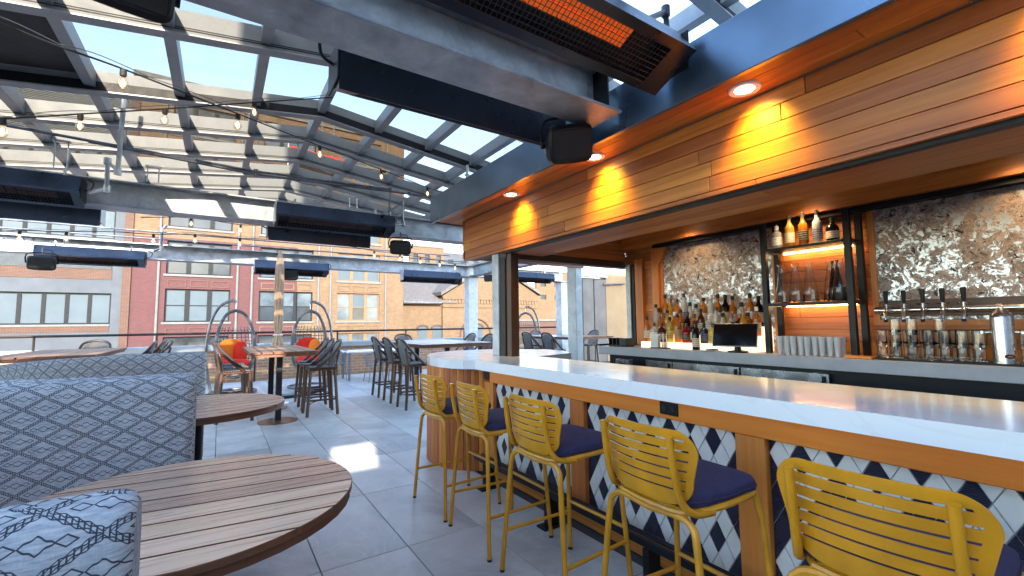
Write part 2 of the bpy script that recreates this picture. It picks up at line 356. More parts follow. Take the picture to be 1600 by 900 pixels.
    def mesh(s, name, mat, smooth=False, off=(0, 0, 0)):
        me = bpy.data.meshes.new(name); o = off
        me.from_pydata([(x - o[0], y - o[1], z - o[2]) for x, y, z in s.v], [], s.f)
        if mat: me.materials.append(M[mat] if isinstance(mat, str) else mat)
        if s.uv is not None:
            ul = me.uv_layers.new(name='UVMap')
            for lp in me.loops: ul.data[lp.index].uv = s.uv.get(lp.vertex_index, (0, 0))
        bm = bmesh.new(); bm.from_mesh(me); bmesh.ops.recalc_face_normals(bm, faces=bm.faces)
        if smooth:
            for f in bm.faces: f.smooth = True
            for e in bm.edges:
                if len(e.link_faces) == 2 and e.calc_face_angle(0) > R(38): e.smooth = False
        bm.to_mesh(me); bm.free(); me.update(); return me
    def build(s, name, mat, parent=None, smooth=False, local=False):
        o = (0, 0, 0)
        if parent is not None and not local:
            v = Vector((0, 0, 0)); q = parent
            while q is not None: v = v + q.location; q = q.parent
            o = tuple(v)
        return obj(name, s.mesh(name, mat, smooth, o), parent)
def obj(name, me, parent=None, loc=None):
    ob = bpy.data.objects.new(name, me); C.objects.link(ob)
    if parent is not None: ob.parent = parent
    if loc is not None: ob.location = loc
    return ob
def tag(o, label, cat, group=None):
    o['label'] = label; o['category'] = cat
    if group: o['group'] = group
    return o
def thing(name, label, cat, loc=(0, 0, 0), rz=0.0, group=None):
    o = bpy.data.objects.new(name, None); C.objects.link(o); o.empty_display_size = 0.1
    o.location = loc; o.rotation_euler = (0, 0, rz); return tag(o, label, cat, group)
def struct(o): o['kind'] = 'structure'; return o
def copy_tree(o, parent=None, loc=None, rz=None, label=None):
    c = o.copy(); C.objects.link(c); c.parent = parent
    if loc is not None: c.location = loc
    if rz is not None: c.rotation_euler = (0, 0, rz)
    if label: c['label'] = label
    for ch in o.children: copy_tree(ch, c)
    return c
def dark_sides(o):  # side faces coloured dark so the gaps between planks look shaded
    me = o.data; me.materials.append(M['edge'])
    for p in me.polygons:
        if abs(p.normal.z) < 0.9: p.material_index = 1
def box(name, mat, parent, x0, x1, y0, y1, z0, z1, ch=0.0, local=False): return MB().box(x0, x1, y0, y1, z0, z1, ch).build(name, mat, parent, local=local)
def arc(cx, cy, r, a0, a1, n): return [(cx + r * math.cos(R(a0 + (a1 - a0) * i / n)), cy + r * math.sin(R(a0 + (a1 - a0) * i / n))) for i in range(n + 1)]
def smoothpath(pts, n=6):
    """Catmull-Rom through the points"""
    P = [Vector(p) for p in pts]; out = []
    for i in range(len(P) - 1):
        a, b, c, d = P[max(i - 1, 0)], P[i], P[i + 1], P[min(i + 2, len(P) - 1)]
        for k in range(n):
            t = k / n; out.append(0.5 * ((2 * b) + (c - a) * t + (2 * a - 5 * b + 4 * c - d) * t * t + (3 * b - a - 3 * c + d) * t ** 3))
    out.append(P[-1]); return out
ORD = ['first', 'second', 'third', 'fourth', 'fifth', 'sixth', 'seventh', 'eighth', 'ninth', 'tenth', 'eleventh', 'twelfth', 'thirteenth', 'fourteenth', 'fifteenth', 'sixteenth', 'seventeenth', 'eighteenth']
# ================================================================== SETTING
ground = struct(box('street', 'asphalt', None, -250, 250, -200, 400, -9.4, -9.0))
floor = struct(box('terrace_floor', 'grout', None, -9, 13, -4, 14.0, -0.3, -0.014))
TW, TL = 0.5225, 1.05
tile_me = MB().box(0.003, TW - 0.003, 0.003, TL - 0.003, -0.016, 0.0, 0.002).mesh('tile', 'slate')
nt_ = 0
for i in range(-8, 13):
    for j in range(-2, 11):
        x0, y0 = 0.54 + i * TW, 2.85 + j * TL - 0.0
        cx, cy_ = x0 + TW / 2, y0 + TL / 2
        if cy_ < 0.6 or cx < -0.62 * cy_ - 0.3 or cx > 2.3 + max(0, cy_ - 4) * 0.62 or y0 + TL > 13.4: continue
        obj('tile', tile_me, floor, (x0, y0, 0)); nt_ += 1

# parapet and railing along the street side
par = thing('parapet_wall', 'low brick parapet wall with pale stone coping under the terrace railing', 'wall', (1.0, 13.5, 0))
M['parbrick'] = bricks('parapet brick', (0.40, 0.21, 0.10), (0.30, 0.13, 0.07), (0.36, 0.30, 0.23))
box('wall', 'parbrick', par, -12, 22, 13.45, 13.75, -0.3, 0.80)
M['coping'] = plain('pale stone coping', (0.26, 0.27, 0.28), 0.8, 0, 0.18, 3)
for k in range(17): box('coping_stone', 'coping', par, -12 + k * 2, -12 + k * 2 + 1.99, 13.38, 13.82, 0.80, 0.95, 0.015)
M['railpaint'] = plain('dark brown rail paint', (0.022, 0.015, 0.012), 0.5, spec=0.2)
rl = thing('terrace_railing', 'thin dark metal railing with slim posts above the parapet', 'railing', (1.0, 13.2, 0))
MB().tube([(-12, 13.2, 1.25), (22, 13.2, 1.25)], 0.028, 8).build('top_rail', 'railpaint', rl)
for k in range(17):
    x = -11.2 + k * 2.0; MB().tube([(x, 13.2, -0.014), (x, 13.2, 1.23)], 0.022, 8).build('post', 'railpaint', rl)

# ------------------------------------------------------------------ the bar
bar = thing('bar_counter', 'long timber bar with white stone top and diamond tiled front', 'bar counter', (2.4, 2.0, 0))
top = [(2.05, -1.4), (2.05, 3.76)] + [(1.97, 3.84), (1.90, 3.98), (1.865, 4.2), (1.885, 4.45), (1.96, 4.7), (2.09, 4.95), (2.27, 5.13), (2.5, 5.25), (2.8, 5.28), (3.12, 5.2), (3.42, 4.95), (3.62, 4.62), (3.6, 4.3), (3.40, 3.92), (2.80, 3.76), (2.80, -1.4)]
MB().prism([(x, y) for x, y in top], 0.985, 1.07, 'z').build('countertop', 'quartz', bar)
box('body', 'darkwood', bar, 2.235, 2.62, -1.4, 3.9, 0.02, 0.985)
box('apron', 'apron', bar, 2.165, 2.235, -1.4, 3.68, 0.862, 0.983, 0.004)
box('kick_board', 'cedar', bar, 2.19, 2.235, -1.4, 3.68, 0.0, 0.112, 0.004)
for y0, y1 in ((3.64, 3.80), (2.395, 2.545), (1.14, 1.285), (-0.11, 0.035)): box('pilaster', 'cedarz', bar, 2.178, 2.235, y0, y1, 0.113, 0.860, 0.004)
# rounded timber end made of upright staves
for k in range(26):
    a = 100 + k * 7.2; am = R(a + 3.5)
    cx, cy_ = 2.47, 4.36; r = 0.60
    pts = [(cx + rr * math.cos(R(aa)), cy_ + rr * math.sin(R(aa))) for rr, aa in ((r, a + 0.25), (r + 0.006, a + 3.6), (r, a + 6.95), (r - 0.05, a + 6.95), (r - 0.05, a + 0.25))]
    MB().prism(pts, 0.0, 0.984, 'z').build('stave', 'cedarz', bar)
box('end_core', 'darkwood', bar, 2.45, 2.62, 3.9, 4.9, 0.02, 0.985)
# diamond tiles
PW, PH = 0.275 / 3, 0.165
def rhomb(u, v, u0, u1, v0, v1):
    """rhombus centred u,v clipped to a rectangle"""
    poly = [(u - PW / 2 * .955, v), (u, v - PH / 2 * .955), (u + PW / 2 * .955, v), (u, v + PH / 2 * .955)]
    for ax, lim, sgn in ((0, u0, 1), (0, u1, -1), (1, v0, 1), (1, v1, -1)):
        out = []
        for i in range(len(poly)):
            a, b = poly[i], poly[(i + 1) % len(poly)]; da, db = (a[ax] - lim) * sgn, (b[ax] - lim) * sgn
            if da >= 0: out.append(a)
            if (da >= 0) != (db >= 0):
                s_ = da / (da - db); out.append((a[0] + (b[0] - a[0]) * s_, a[1] + (b[1] - a[1]) * s_))
        poly = out
        if len(poly) < 3: return None
    return poly
M['tilegrout'] = plain('pale tile grout', (0.48, 0.45, 0.40), 0.8)
panels = []
for y0, y1 in ((2.548, 3.637), (1.288, 2.392), (0.038, 1.137), (-1.2, -0.113)):
    box('tile_backing', 'tilegrout', bar, 2.222, 2.234, y0, y1, 0.114, 0.859); panels.append((y0, y1))
tl = []
for y0, y1 in panels:
    uc = (y0 + y1) / 2
    for i in range(-20, 21):
        for j in range(-16, 17):
            u = uc + 0.1375 + (i - j) * PW / 2; v = 0.79 + (i + j) * PH / 2
            if u < y0 - PW or u > y1 + PW or v < 0.0 or v > 1.0: continue
            poly = rhomb(u, v, y0 + .002, y1 - .002, 0.116, 0.857)
            if poly is None: continue
            i1, j1 = i + 1, j + 1
            white = (i1 // 3 + j1 // 3) % 2 == 0 and not (i1 % 3 == 1 and j1 % 3 == 1)
            ar = sum(poly[k][0] * poly[(k + 1) % len(poly)][1] - poly[(k + 1) % len(poly)][0] * poly[k][1] for k in range(len(poly)))
            if abs(ar) < 0.0004: continue
            tl.append((u, v, poly, white))
tl.sort(key=lambda a: (a[0] < 0.2, -a[0] if False else 0, abs(a[0] - 1.6)))
full = {}
rest = {True: MB(), False: MB()}
for n_, (u, v, poly, wh) in enumerate(tl):
    if n_ < 300:
        key = wh if len(poly) == 4 and max(p[0] for p in poly) - min(p[0] for p in poly) > PW * .94 and max(p[1] for p in poly) - min(p[1] for p in poly) > PH * .94 else None
        if key is not None:
            if key not in full: full[key] = MB().prism([(0, -PW / 2 * .955), (0, 0)] and [(-PW / 2 * .955, 0), (0, -PH / 2 * .955), (PW / 2 * .955, 0), (0, PH / 2 * .955)], -0.009, 0.0, 'x', 0.002).mesh('tile', 'whitetile' if wh else 'bluetile')
            obj('diamond_tile', full[key], bar, Vector((2.222, u, v)) - bar.location)
        else: MB().prism(poly, 2.213, 2.2215, 'x', 0.001).build('diamond_tile', 'whitetile' if wh else 'bluetile', bar)
    else: rest[wh].prism(poly, 2.213, 2.2215, 'x', 0.001)
for wh, mb in rest.items():
    if mb.v: mb.build('diamond_tile_field', 'whitetile' if wh else 'bluetile', bar)['kind'] = 'stuff'
for y, z, wd in ((1.66, 0.922, 0.062), (3.74, 0.92, 0.045)):
    o = box('power_outlet', 'black', bar, 2.158, 2.166, y - wd, y + wd, z - 0.036, z + 0.036, 0.003)
    if wd > .05:
        for s_ in (-1, 1): MB().lathe([(0.017, 0), (0.015, 0.004)], 12).build('socket', 'foot', o, local=True).matrix_local = Matrix.Translation(Vector((2.158, y + s_ * 0.028, z)) - bar.location) @ Matrix.Rotation(R(-90), 4, 'Y')
# foot rail
fr = thing('foot_rail', 'black metal foot rail on brackets along the bar front', 'foot rail', (1.98, 1.6, 0))
MB().box(1.955, 1.985, -1.2, 3.62, 0.205, 0.245, 0.004).build('rail', 'black', fr)
MB().tube([(2.03, -1.2, 0.235), (2.03, 3.6, 0.235)], 0.014, 8).build('rail', 'black', fr)
for y in (3.42, 2.55, 1.68, 0.81, -0.05):
    o = box('bracket', 'black', fr, 1.945, 2.045, y - 0.02, y + 0.02, 0.012, 0.204, 0.003)
    box('foot_plate', 'black', o, 1.90, 2.09, y - 0.05, y + 0.05, 0.0, 0.012, 0.002)

# ------------------------------------------------------------------ the pavilion over the bar
pav = thing('bar_pavilion', 'timber clad bar pavilion with navy steel fascia and recessed soffit lights', 'pavilion', (3.4, 2.0, 0))
XF, ZS = 2.50, 2.69
def boards_y(x0, x1, ylo, yhi, z0, z1, name, mat='cedar', lens=(1.3, 2.4), parent=None, gap=0.003, ch=0.0025):
    y = ylo - random.uniform(0, 1.0)
    while y < yhi:
        L = random.uniform(*lens); a, b = max(y, ylo), min(y + L, yhi)
        if b - a > 0.05: box(name, mat, parent or pav, x0, x1, a + gap / 2, b - gap / 2, z0, z1, ch)
        y += L
# front of the fascia in boards
nb = 5; zt, zb = ZS - 0.004, 2.215; hb = (zt - zb) / nb
for k in range(nb): boards_y(XF, XF + 0.025, -1.6, 4.86, zb + k * hb + 0.0015, zb + (k + 1) * hb - 0.0015, 'fascia_board')
boards_y(XF + 0.001, XF + 0.03, -1.6, 4.86, 2.185, 2.213, 'trim_board', 'cedar', (2.5, 4))
box('fascia_core', 'darkwood', pav, XF + 0.026, 2.68, -1.6, 4.855, 2.20, 2.66)
for k in range(nb): box('fascia_board', 'cedarx', pav, XF, 4.5, 4.862, 4.885, zb + k * hb + 0.0015, zb + (k + 1) * hb - 0.0015, 0.0025)
# soffit strips under the navy fascia
for k in range(3): boards_y(2.205 + k * 0.098, 2.205 + (k + 1) * 0.098 - 0.003, -1.6, 5.08, ZS, ZS + 0.02, 'soffit_board', 'cedar', (1.8, 3.2))
for k in range(2): box('soffit_board', 'cedarx', pav, 2.5, 4.6, 4.89 + k * 0.095, 4.89 + k * 0.095 + 0.092, ZS, ZS + 0.02, 0.002)
box('steel_fascia', 'navy', pav, 2.165, 2.20, -1.6, 5.12, 2.672, 2.99, 0.004)
box('steel_fascia', 'navy', pav, 2.201, 4.7, 5.085, 5.12, 2.672, 2.99, 0.004)
box('roof_deck', 'galv', pav, 2.203, 4.7, -1.6, 5.083, 2.90, 2.975)
# black track, header and opening
box('track', 'black', pav, 2.535, 2.585, -1.6, 4.0, 2.165, 2.198)
for k in range(3): boards_y(2.60 + k * 0.135, 2.60 + (k + 1) * 0.135 - 0.003, -1.6, 3.96, 2.168, 2.188, 'header_board', 'cedar', (2.2, 3.6))
box('end_beam', 'darkwood', pav, 2.55, 4.5, 3.967, 4.10, 2.12, 2.26)
box('header_back', 'cedar', pav, 3.005, 3.03, -1.6, 3.96, 2.168, 2.50)
# ceiling and back wall
for k in range(13): boards_y(3.035 + k * 0.105, 3.035 + (k + 1) * 0.105 - 0.003, -1.6, 3.96, 2.505, 2.525, 'ceiling_board', 'cedar', (2.0, 3.5))
for k in range(3): box('end_board', 'cedarx', pav, 3.03, 4.38, 3.94, 3.965, 2.20 + k * 0.102, 2.20 + (k + 1) * 0.102 - 0.003, 0.002)
box('back_wall', 'darkwood', pav, 4.42, 4.5, -1.6, 3.93, 0.0, 2.68)
for k in range(13):
    z = 1.13 + k * 0.104
    if z < 2.5: boards_y(4.395, 4.419, -1.6, 3.96, z, min(z + 0.101, 2.50), 'wall_board', 'cedar', (0.9, 2.0))
box('valance', 'cedar', pav, 4.25, 4.394, -1.6, 3.9, 2.34, 2.50, 0.003)
box('mirror_track', 'black', pav, 4.30, 4.394, -1.6, 3.45, 2.295, 2.337)
# posts and jambs
box('galvanised_post', 'galvlight', pav, 2.53, 2.63, 4.10, 4.23, 1.071, 2.184, 0.004)
box('glass_track_post', 'black', pav, 2.545, 2.64, 3.985, 4.098, 1.071, 2.139, 0.004)
box('timber_post', 'darkwood', pav, 2.56, 2.66, 3.89, 3.983, 1.071, 2.164, 0.003)
box('jamb', 'black', pav, 4.33, 4.394, 3.77, 3.90, 1.135, 2.139, 0.003)
box('jamb', 'galv', pav, 4.31, 4.328, 3.82, 3.89, 1.135, 2.139, 0.002)
box('jamb_trim', 'cedarz', pav, 4.34, 4.394, 3.65, 3.768, 1.135, 2.199, 0.003)
box('corner_post', 'cedarz', pav, 4.33, 4.394, 3.40, 3.50, 1.135, 2.294, 0.003)
MB().prism([(3.30, 2.29), (3.40, 2.29), (3.40, 2.10), (3.37, 2.12), (3.33, 2.20)], 4.335, 4.39, 'x').build('corner_bracket', 'cedarz', pav)
box('sill', 'black', pav, 3.92, 4.33, 3.98, 4.05, 1.131, 1.155)
# galvanised column behind the bar end
col = thing('steel_column', 'thick galvanised column seen through the bar end opening', 'column', (4.42, 5.0, 0))
box('shaft', 'galvlight', col, 4.45, 4.58, 5.0, 5.2, 0.0, 2.67, 0.006)
box('base_plate', 'galvlight', col, 4.38, 4.65, 4.93, 5.27, -0.01, 0.018, 0.003)
# antique mirrors
for nm, y0, y1, z0, lb in (('antique_mirror', 2.12, 3.36, 1.15, 'foxed antique mirror behind the liquor bottles'), ('antique_mirror', -1.2, 1.325, 1.41, 'foxed antique mirror behind the beer taps')):
    mroot = thing(nm, lb, 'mirror', (4.38, (y0 + y1) / 2, z0), group='antique mirrors on the back wall')
    box('glass', 'mirror', mroot, 4.372, 4.392, y0, y1, z0, 2.292)
    fm = MB(); fm.box(4.362, 4.3935, y1, y1 + 0.04, z0 - 0.04, 2.293); fm.box(4.362, 4.3935, y0 - 0.04, y0, z0 - 0.04, 2.293); fm.box(4.362, 4.3935, y0, y1, z0 - 0.04, z0)
    fm.build('frame', 'cedarz', mroot)

# recessed lights
def recessed(label, x, y, z, power, size, tilt=0.0, colr=(1.0, 0.62, 0.2), ang=95, blend=0.6):
    o = thing('recessed_light', label, 'light', (x, y, z), group='recessed lights of the bar')
    MB().lathe([(0.05, 0.004), (0.052, -0.006), (0.078, -0.010), (0.082, 0.0)], 28, cap=False).build('trim_ring', 'white', o, True, local=True)
    MB().lathe([(0.0525, -0.0055), (0.03, -0.0065), (0.001, -0.007)], 24, cap=False).build('lens', 'lamp', o, True, local=True)
    l = bpy.data.lights.new('recessed_light_beam', 'SPOT'); l.energy = power; l.spot_size = R(ang); l.spot_blend = blend; l.shadow_soft_size = 0.08; l.color = colr
    lo = bpy.data.objects.new('beam', l); C.objects.link(lo); lo.parent = o; lo.location = (0, 0, -0.03); lo.rotation_euler = (0, tilt, 0)
    return o
for y, nm in ((3.57, 'small round white recessed light in soffit nearest the pavilion corner'), (2.41, 'recessed soffit light half hidden behind the black speaker'), (1.24, 'large looking round white recessed light in soffit above the bar'), (0.08, 'recessed soffit light past the right edge of view')):
    recessed(nm, 2.365, y, ZS - 0.001, 12.5, 0.05, R(-36), (1.0, 0.60, 0.04), 92, 1.0)
for y, nm in ((2.9, 'recessed ceiling light inside bar above the liquor bottles'), (1.72, 'recessed ceiling light inside bar above the black shelf unit'), (0.5, 'recessed ceiling light inside bar above the beer taps')):
    recessed(nm, 4.05, y, 2.503, 4.6, 0.06, R(-18), (1.0, 0.66, 0.34), 110, 1.0)

# ------------------------------------------------------------------ glass roof
M['roofblind'] = plain('dark brown roof blind', (0.05, 0.04, 0.036), 0.7)
roof = thing('glass_roof', 'ridged glass roof with aluminium rafters over the terrace', 'roof', (0.88, 7.0, 3.4))
RX, RZ, SL, PP = 0.88, 3.74, 0.128, 0.635
XL, XR = RX - 8 * PP, RX + 4 * PP
RY = [-0.8, 0.4, 1.6, 2.8, 4.0, 5.2, 6.0, 6.8, 7.6, 8.4, 9.2]
zr = lambda x: RZ - SL * abs(x - RX)
RD = 0.20
def rafter(mb, w0, w1, h0, h1):
    prof = []
    for x in (XL, RX, XR): prof.append((x, zr(x)))
    poly = [(x, z + h0) for x, z in prof] + [(x, z + h1) for x, z in reversed(prof)]
    return mb.prism(poly, w0, w1, 'y')
rm = rafter(MB(), -0.03, 0.03, 0.012, RD).mesh('rafter', 'alulight')
fl = MB(); rafter(fl, -0.05, 0.05, 0.0, 0.0115); flm = fl.mesh('flange', 'alu')
ridges = MB(); rafter(ridges, -0.034, 0.034, 0.045, 0.052); rafter(ridges, -0.034, 0.034, 0.062, 0.067); rgm = ridges.mesh('groove', 'black')
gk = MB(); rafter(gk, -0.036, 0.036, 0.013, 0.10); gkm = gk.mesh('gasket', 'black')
for y in RY:
    o = obj('rafter', rm, roof, Vector((0, y, 0)) - roof.location)
    obj('flange', flm, o); obj('groove', rgm, o)
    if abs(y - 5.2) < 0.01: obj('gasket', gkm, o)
pcache = {}
for j in range(len(RY) - 1):
    ya, yb = RY[j] + 0.03, RY[j + 1] - 0.03; L = round(yb - ya, 3)
    for k in range(-8, 5):
        x = RX + k * PP; key = ('p', L, k == 0)
        if key not in pcache:
            pcache[key] = MB().box(-0.04, 0.04, 0, L, 0.05, RD - 0.012, 0.003).mesh('purlin', 'alu')
        obj('purlin', pcache[key], roof, Vector((x, ya, zr(x))) - roof.location)
    if RY[j] < 2.7: continue      # panes left out above the viewpoint so more skylight enters
    for k in range(-8, 4):
        xa, xb = RX + k * PP, RX + (k + 1) * PP; sg = 1 if xb <= RX + 1e-6 else -1; key = ('g', L, sg)
        if key not in pcache:
            d = SL * PP * sg; mb = MB()
            mb.prism([(0, 0), (PP, d), (PP, d + 0.008), (0, 0.008)], 0, L + 0.06, 'y'); pcache[key] = mb.mesh('pane', 'pane')
        if xb < -0.42 * RY[j + 1] - 0.4: continue      # panes out of view left out to brighten the terrace
        obj('pane', pcache[key], roof, Vector((xa, ya - 0.03, zr(xa) + RD + 0.002)) - roof.location)

for xa in (-3.52, -2.88, -2.25, -1.61): MB().prism([(xa, zr(xa) + 0.15), (xa + 0.55, zr(xa + 0.55) + 0.15), (xa + 0.55, zr(xa + 0.55) + 0.165), (xa, zr(xa) + 0.165)], 4.04, 5.16, 'y').build('blind_panel', 'roofblind', roof)
# steel beams across the terrace
def ibeam(name, label, y, x0, x1, zb=2.75, h=0.30, wf=0.28):
    o = thing(name, label, 'beam', ((x0 + x1) / 2, y, zb), group='galvanised steel beams across the terrace')
    box('bottom_flange', 'galv', o, x0, x1, y - wf / 2, y + wf / 2, zb, zb + 0.018, 0.003)
    box('top_flange', 'galv', o, x0, x1, y - wf / 2, y + wf / 2, zb + h - 0.018, zb + h, 0.003)
    box('web', 'galv', o, x0, x1, y - 0.008, y + 0.008, zb + 0.018, zb + h - 0.018)
    return o
b1 = ibeam('steel_beam', 'nearest galvanised steel beam running above the big glowing heater', 2.02, -7, 2.10)
for x in (1.98, 0.1): box('stiffener', 'black', b1, x, x + 0.012, 1.885, 2.01, 2.77, 3.03)
for z in (2.84, 2.9, 2.96): MB().lathe([(0.014, 0), (0.014, 0.014)], 8).build('bolt', 'pipezinc', b1, local=True).matrix_local = Matrix.Translation(Vector((1.94, 2.008, z)) - b1.location) @ Matrix.Rotation(R(90), 4, 'X')
b2 = ibeam('steel_beam', 'middle galvanised steel beam carrying the pairs of dark heaters', 6.53, -9, 4.9)
b3 = ibeam('steel_beam', 'farthest galvanised steel beam resting on the terrace columns', 10.95, -10, 9.2, 2.72)
o = box('splice_plate', 'galvlight', b3, -3.25, -2.75, 10.925, 10.938, 2.745, 2.99)
for i in range(2):
    for j in range(3): MB().lathe([(0.022, 0), (0.022, 0.02)], 8).build('bolt', 'pipezinc', o, local=True).matrix_local = Matrix.Translation(Vector((-3.12 + i * 0.24, 10.925, 2.79 + j * 0.075)) - b3.location) @ Matrix.Rotation(R(90), 4, 'X')
for x, y, lb in ((5.86, 10.95, 'slim galvanised column at the end of far beam left of bar post'), (9.15, 10.95, 'slim galvanised column seen beside the thick one through the bar')):
    c_ = thing('steel_column', lb, 'column', (x, y, 0), group='slim columns under the far beam')
    box('shaft', 'galvlight', c_, x - 0.14, x + 0.14, y - 0.14, y + 0.14, 0.0, 2.70, 0.006)
    box('base_plate', 'galvlight', c_, x - 0.22, x + 0.22, y - 0.22, y + 0.22, -0.01, 0.02, 0.003)
    box('cap_plate', 'galvlight', c_, x - 0.2, x + 0.2, y - 0.2, y + 0.2, 2.701, 2.719, 0.002)
sb = thing('side_beam', 'galvanised beam running back from slim column above bar opening', 'beam', (5.86, 8.2, 2.72))
box('web', 'galv', sb, 5.85, 5.87, 5.6, 10.78, 2.745, 3.0); box('bottom_flange', 'galv', sb, 5.72, 6.0, 5.6, 10.78, 2.725, 2.744); box('top_flange', 'galv', sb, 5.72, 6.0, 5.6, 10.78, 3.001, 3.02)

# unseen wall added behind the viewpoint to keep low sun off the near floor
rw = thing('sun_blocker', 'added unseen brick wall behind the viewpoint that blocks the low sun', 'building', (0, -3, 0))
M['blockerbrick'] = bricks('sun blocker brick', (0.78, 0.77, 0.75), (0.75, 0.74, 0.72), (0.76, 0.75, 0.73))  # near white so the added wall bounces skylight onto the terrace
rb = MB(); Yr0, Yr1 = -2.72, -2.6; H0, H1 = 5.0, 9.3  # taller on the right to shade the rafters there
rb.box(-12, -1.45, Yr0, Yr1, -0.3, H0); rb.box(-1.45, -0.76, Yr0, Yr1, -0.3, H1); rb.box(0.44, 12, Yr0, Yr1, -0.3, H1)
rb.box(-0.76, 0.44, Yr0, Yr1, -0.3, 3.08); rb.box(-0.76, 0.44, Yr0, Yr1, 3.56, H1); rb.box(-0.26, 0.44, Yr0, Yr1, 3.08, 3.56)  # gap left in the blocker to throw a sun patch on the floor
rb.build('wall', 'blockerbrick', rw)

# ------------------------------------------------------------------ buildings over the street, colours darkened to stand in for part shade
FY = 36.0
K = FY / 27.0
M['tanbrick'] = bricks('tan brick', (0.108, 0.062, 0.030), (0.063, 0.034, 0.0145), (0.11, 0.076, 0.046), 1.0, 'Y', 0.6)
M['redpaint'] = bricks('red painted brick', (0.060, 0.0145, 0.017), (0.04, 0.0095, 0.011), (0.05, 0.022, 0.022), 1.0, 'Y', 0.4)  # red paint, darkened further to carry the shade on this part
M['brownbrick'] = bricks('brown brick', (0.058, 0.023, 0.014), (0.04, 0.016, 0.010), (0.072, 0.048, 0.036), 1.0, 'Y', 0.4)
M['render'] = plain('pale grey render', (0.038, 0.046, 0.057), 0.85, 0, 0.14, 0.8)  # pale render made dark, street shade put into its colour
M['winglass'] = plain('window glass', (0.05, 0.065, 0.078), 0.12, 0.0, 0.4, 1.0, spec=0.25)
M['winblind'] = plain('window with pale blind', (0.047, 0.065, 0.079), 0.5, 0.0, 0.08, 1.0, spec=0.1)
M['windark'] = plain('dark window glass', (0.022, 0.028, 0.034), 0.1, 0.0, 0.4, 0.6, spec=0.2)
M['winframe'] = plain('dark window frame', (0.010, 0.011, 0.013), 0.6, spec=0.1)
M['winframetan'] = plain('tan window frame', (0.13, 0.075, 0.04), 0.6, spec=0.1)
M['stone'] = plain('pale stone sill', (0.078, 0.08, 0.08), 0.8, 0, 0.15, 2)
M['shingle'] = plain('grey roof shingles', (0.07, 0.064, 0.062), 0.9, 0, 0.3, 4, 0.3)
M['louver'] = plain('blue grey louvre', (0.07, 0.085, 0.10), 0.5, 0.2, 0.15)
def wallholes(x0, x1, z0, z1, y0, y1, cols, rows):
    """wall with window openings left open"""
    mb = MB(); zs = z0
    for a, b in sorted(rows):
        mb.box(x0, x1, y0, y1, zs, a); xs = x0
        for c, d in sorted(cols): mb.box(xs, c, y0, y1, a, b); xs = d
        mb.box(xs, x1, y0, y1, a, b); zs = b
    mb.box(x0, x1, y0, y1, zs, z1); return mb
def window(root, x0, x1, z0, z1, y, n=3, split=True, frame='winframe', glass='winglass', sill=True, mw=0.26):
    fm = MB(); f = 0.09
    fm.box(x0, x1, y + 0.14, y + 0.22, z0, z0 + f); fm.box(x0, x1, y + 0.14, y + 0.22, z1 - f, z1)
    fm.box(x0, x0 + f, y + 0.14, y + 0.22, z0 + f, z1 - f); fm.box(x1 - f, x1, y + 0.14, y + 0.22, z0 + f, z1 - f)
    pw = (x1 - x0 - 2 * f - (n - 1) * mw) / n; ps = []
    for k in range(n):
        a = x0 + f + k * (pw + mw)
        if k: fm.box(a - mw, a, y + 0.12, y + 0.22, z0 + f, z1 - f)
        if split:
            zm = (z0 + z1) / 2; fm.box(a, a + pw, y + 0.15, y + 0.21, zm - 0.03, zm + 0.03); ps += [(a, a + pw, z0 + f, zm - 0.03), (a, a + pw, zm + 0.03, z1 - f)]
        else: ps.append((a, a + pw, z0 + f, z1 - f))
    wo = fm.build('window', frame, root)
    for i, (a, b, c, d) in enumerate(ps):
        g = glass if isinstance(glass, str) else glass[i % len(glass)]; box('pane', g, wo, a, b, y + 0.185, y + 0.195, c, d)
    if sill: box('sill', 'stone', wo, x0 - 0.12, x1 + 0.12, y - 0.08, y + 0.13, z0 - 0.14, z0 - 0.002)
    return wo
# grey rendered building on the left
gb = thing('grey_building', 'pale grey building with ribbon windows and brick bands on the left', 'building', (-9, FY, -9))
gx0, gx1 = -26.0, -3.83 * K
def zpx(y): return at(100, y, Y=FY).z
zw0, zw1 = zpx(507), zpx(457)
mb = wallholes(gx0, gx1, -9, 16.5, FY, FY + 0.5, [(gx0 + 0.5, -4.16 * K)], [(zw0 - 6.2, zw1 - 6.2), (zw0, zw1), (zw0 + 5.2, zw1 + 5.2), (zw0 + 9.6, zw1 + 9.6)])
mb.build('wall', 'render', gb)
for dz in (-6.2, 0, 5.2, 9.6):
    x = -4.16 * K; wv_ = 0.735 * K
    for k in range(9):
        a = x - (k + 1) * wv_
        if a < -17: break
        window(gb, a, a + wv_, zw0 + dz, zw1 + dz, FY, 1, False, 'winframe', 'winblind', False)
    box('sill_band', 'stone', gb, -17, x, FY - 0.08, FY + 0.14, zw0 + dz - 0.12, zw0 + dz - 0.002)
for za, zb_ in ((520, 510), (435, 418)): box('brick_band', 'brownbrick', gb, gx0, -4.18 * K, FY - 0.03, FY - 0.002, zpx(za), zpx(zb_))
lv = MB()
for k in range(16): zz = zpx(418) + 0.05 + k * 0.062; lv.prism([(FY - 0.02, zz), (FY - 0.09, zz - 0.04), (FY - 0.09, zz - 0.028), (FY - 0.02, zz + 0.012)], -17, -4.2 * K, 'x')
lv.build('louvre', 'louver', gb)['kind'] = 'stuff'
lv = MB()
for k in range(40): zz = 12.4 + k * 0.1; lv.prism([(FY - 0.02, zz), (FY - 0.08, zz - 0.05), (FY - 0.08, zz - 0.03), (FY - 0.02, zz + 0.02)], -17, -5.3, 'x')
lv.build('louvre', 'louver', gb)['kind'] = 'stuff'
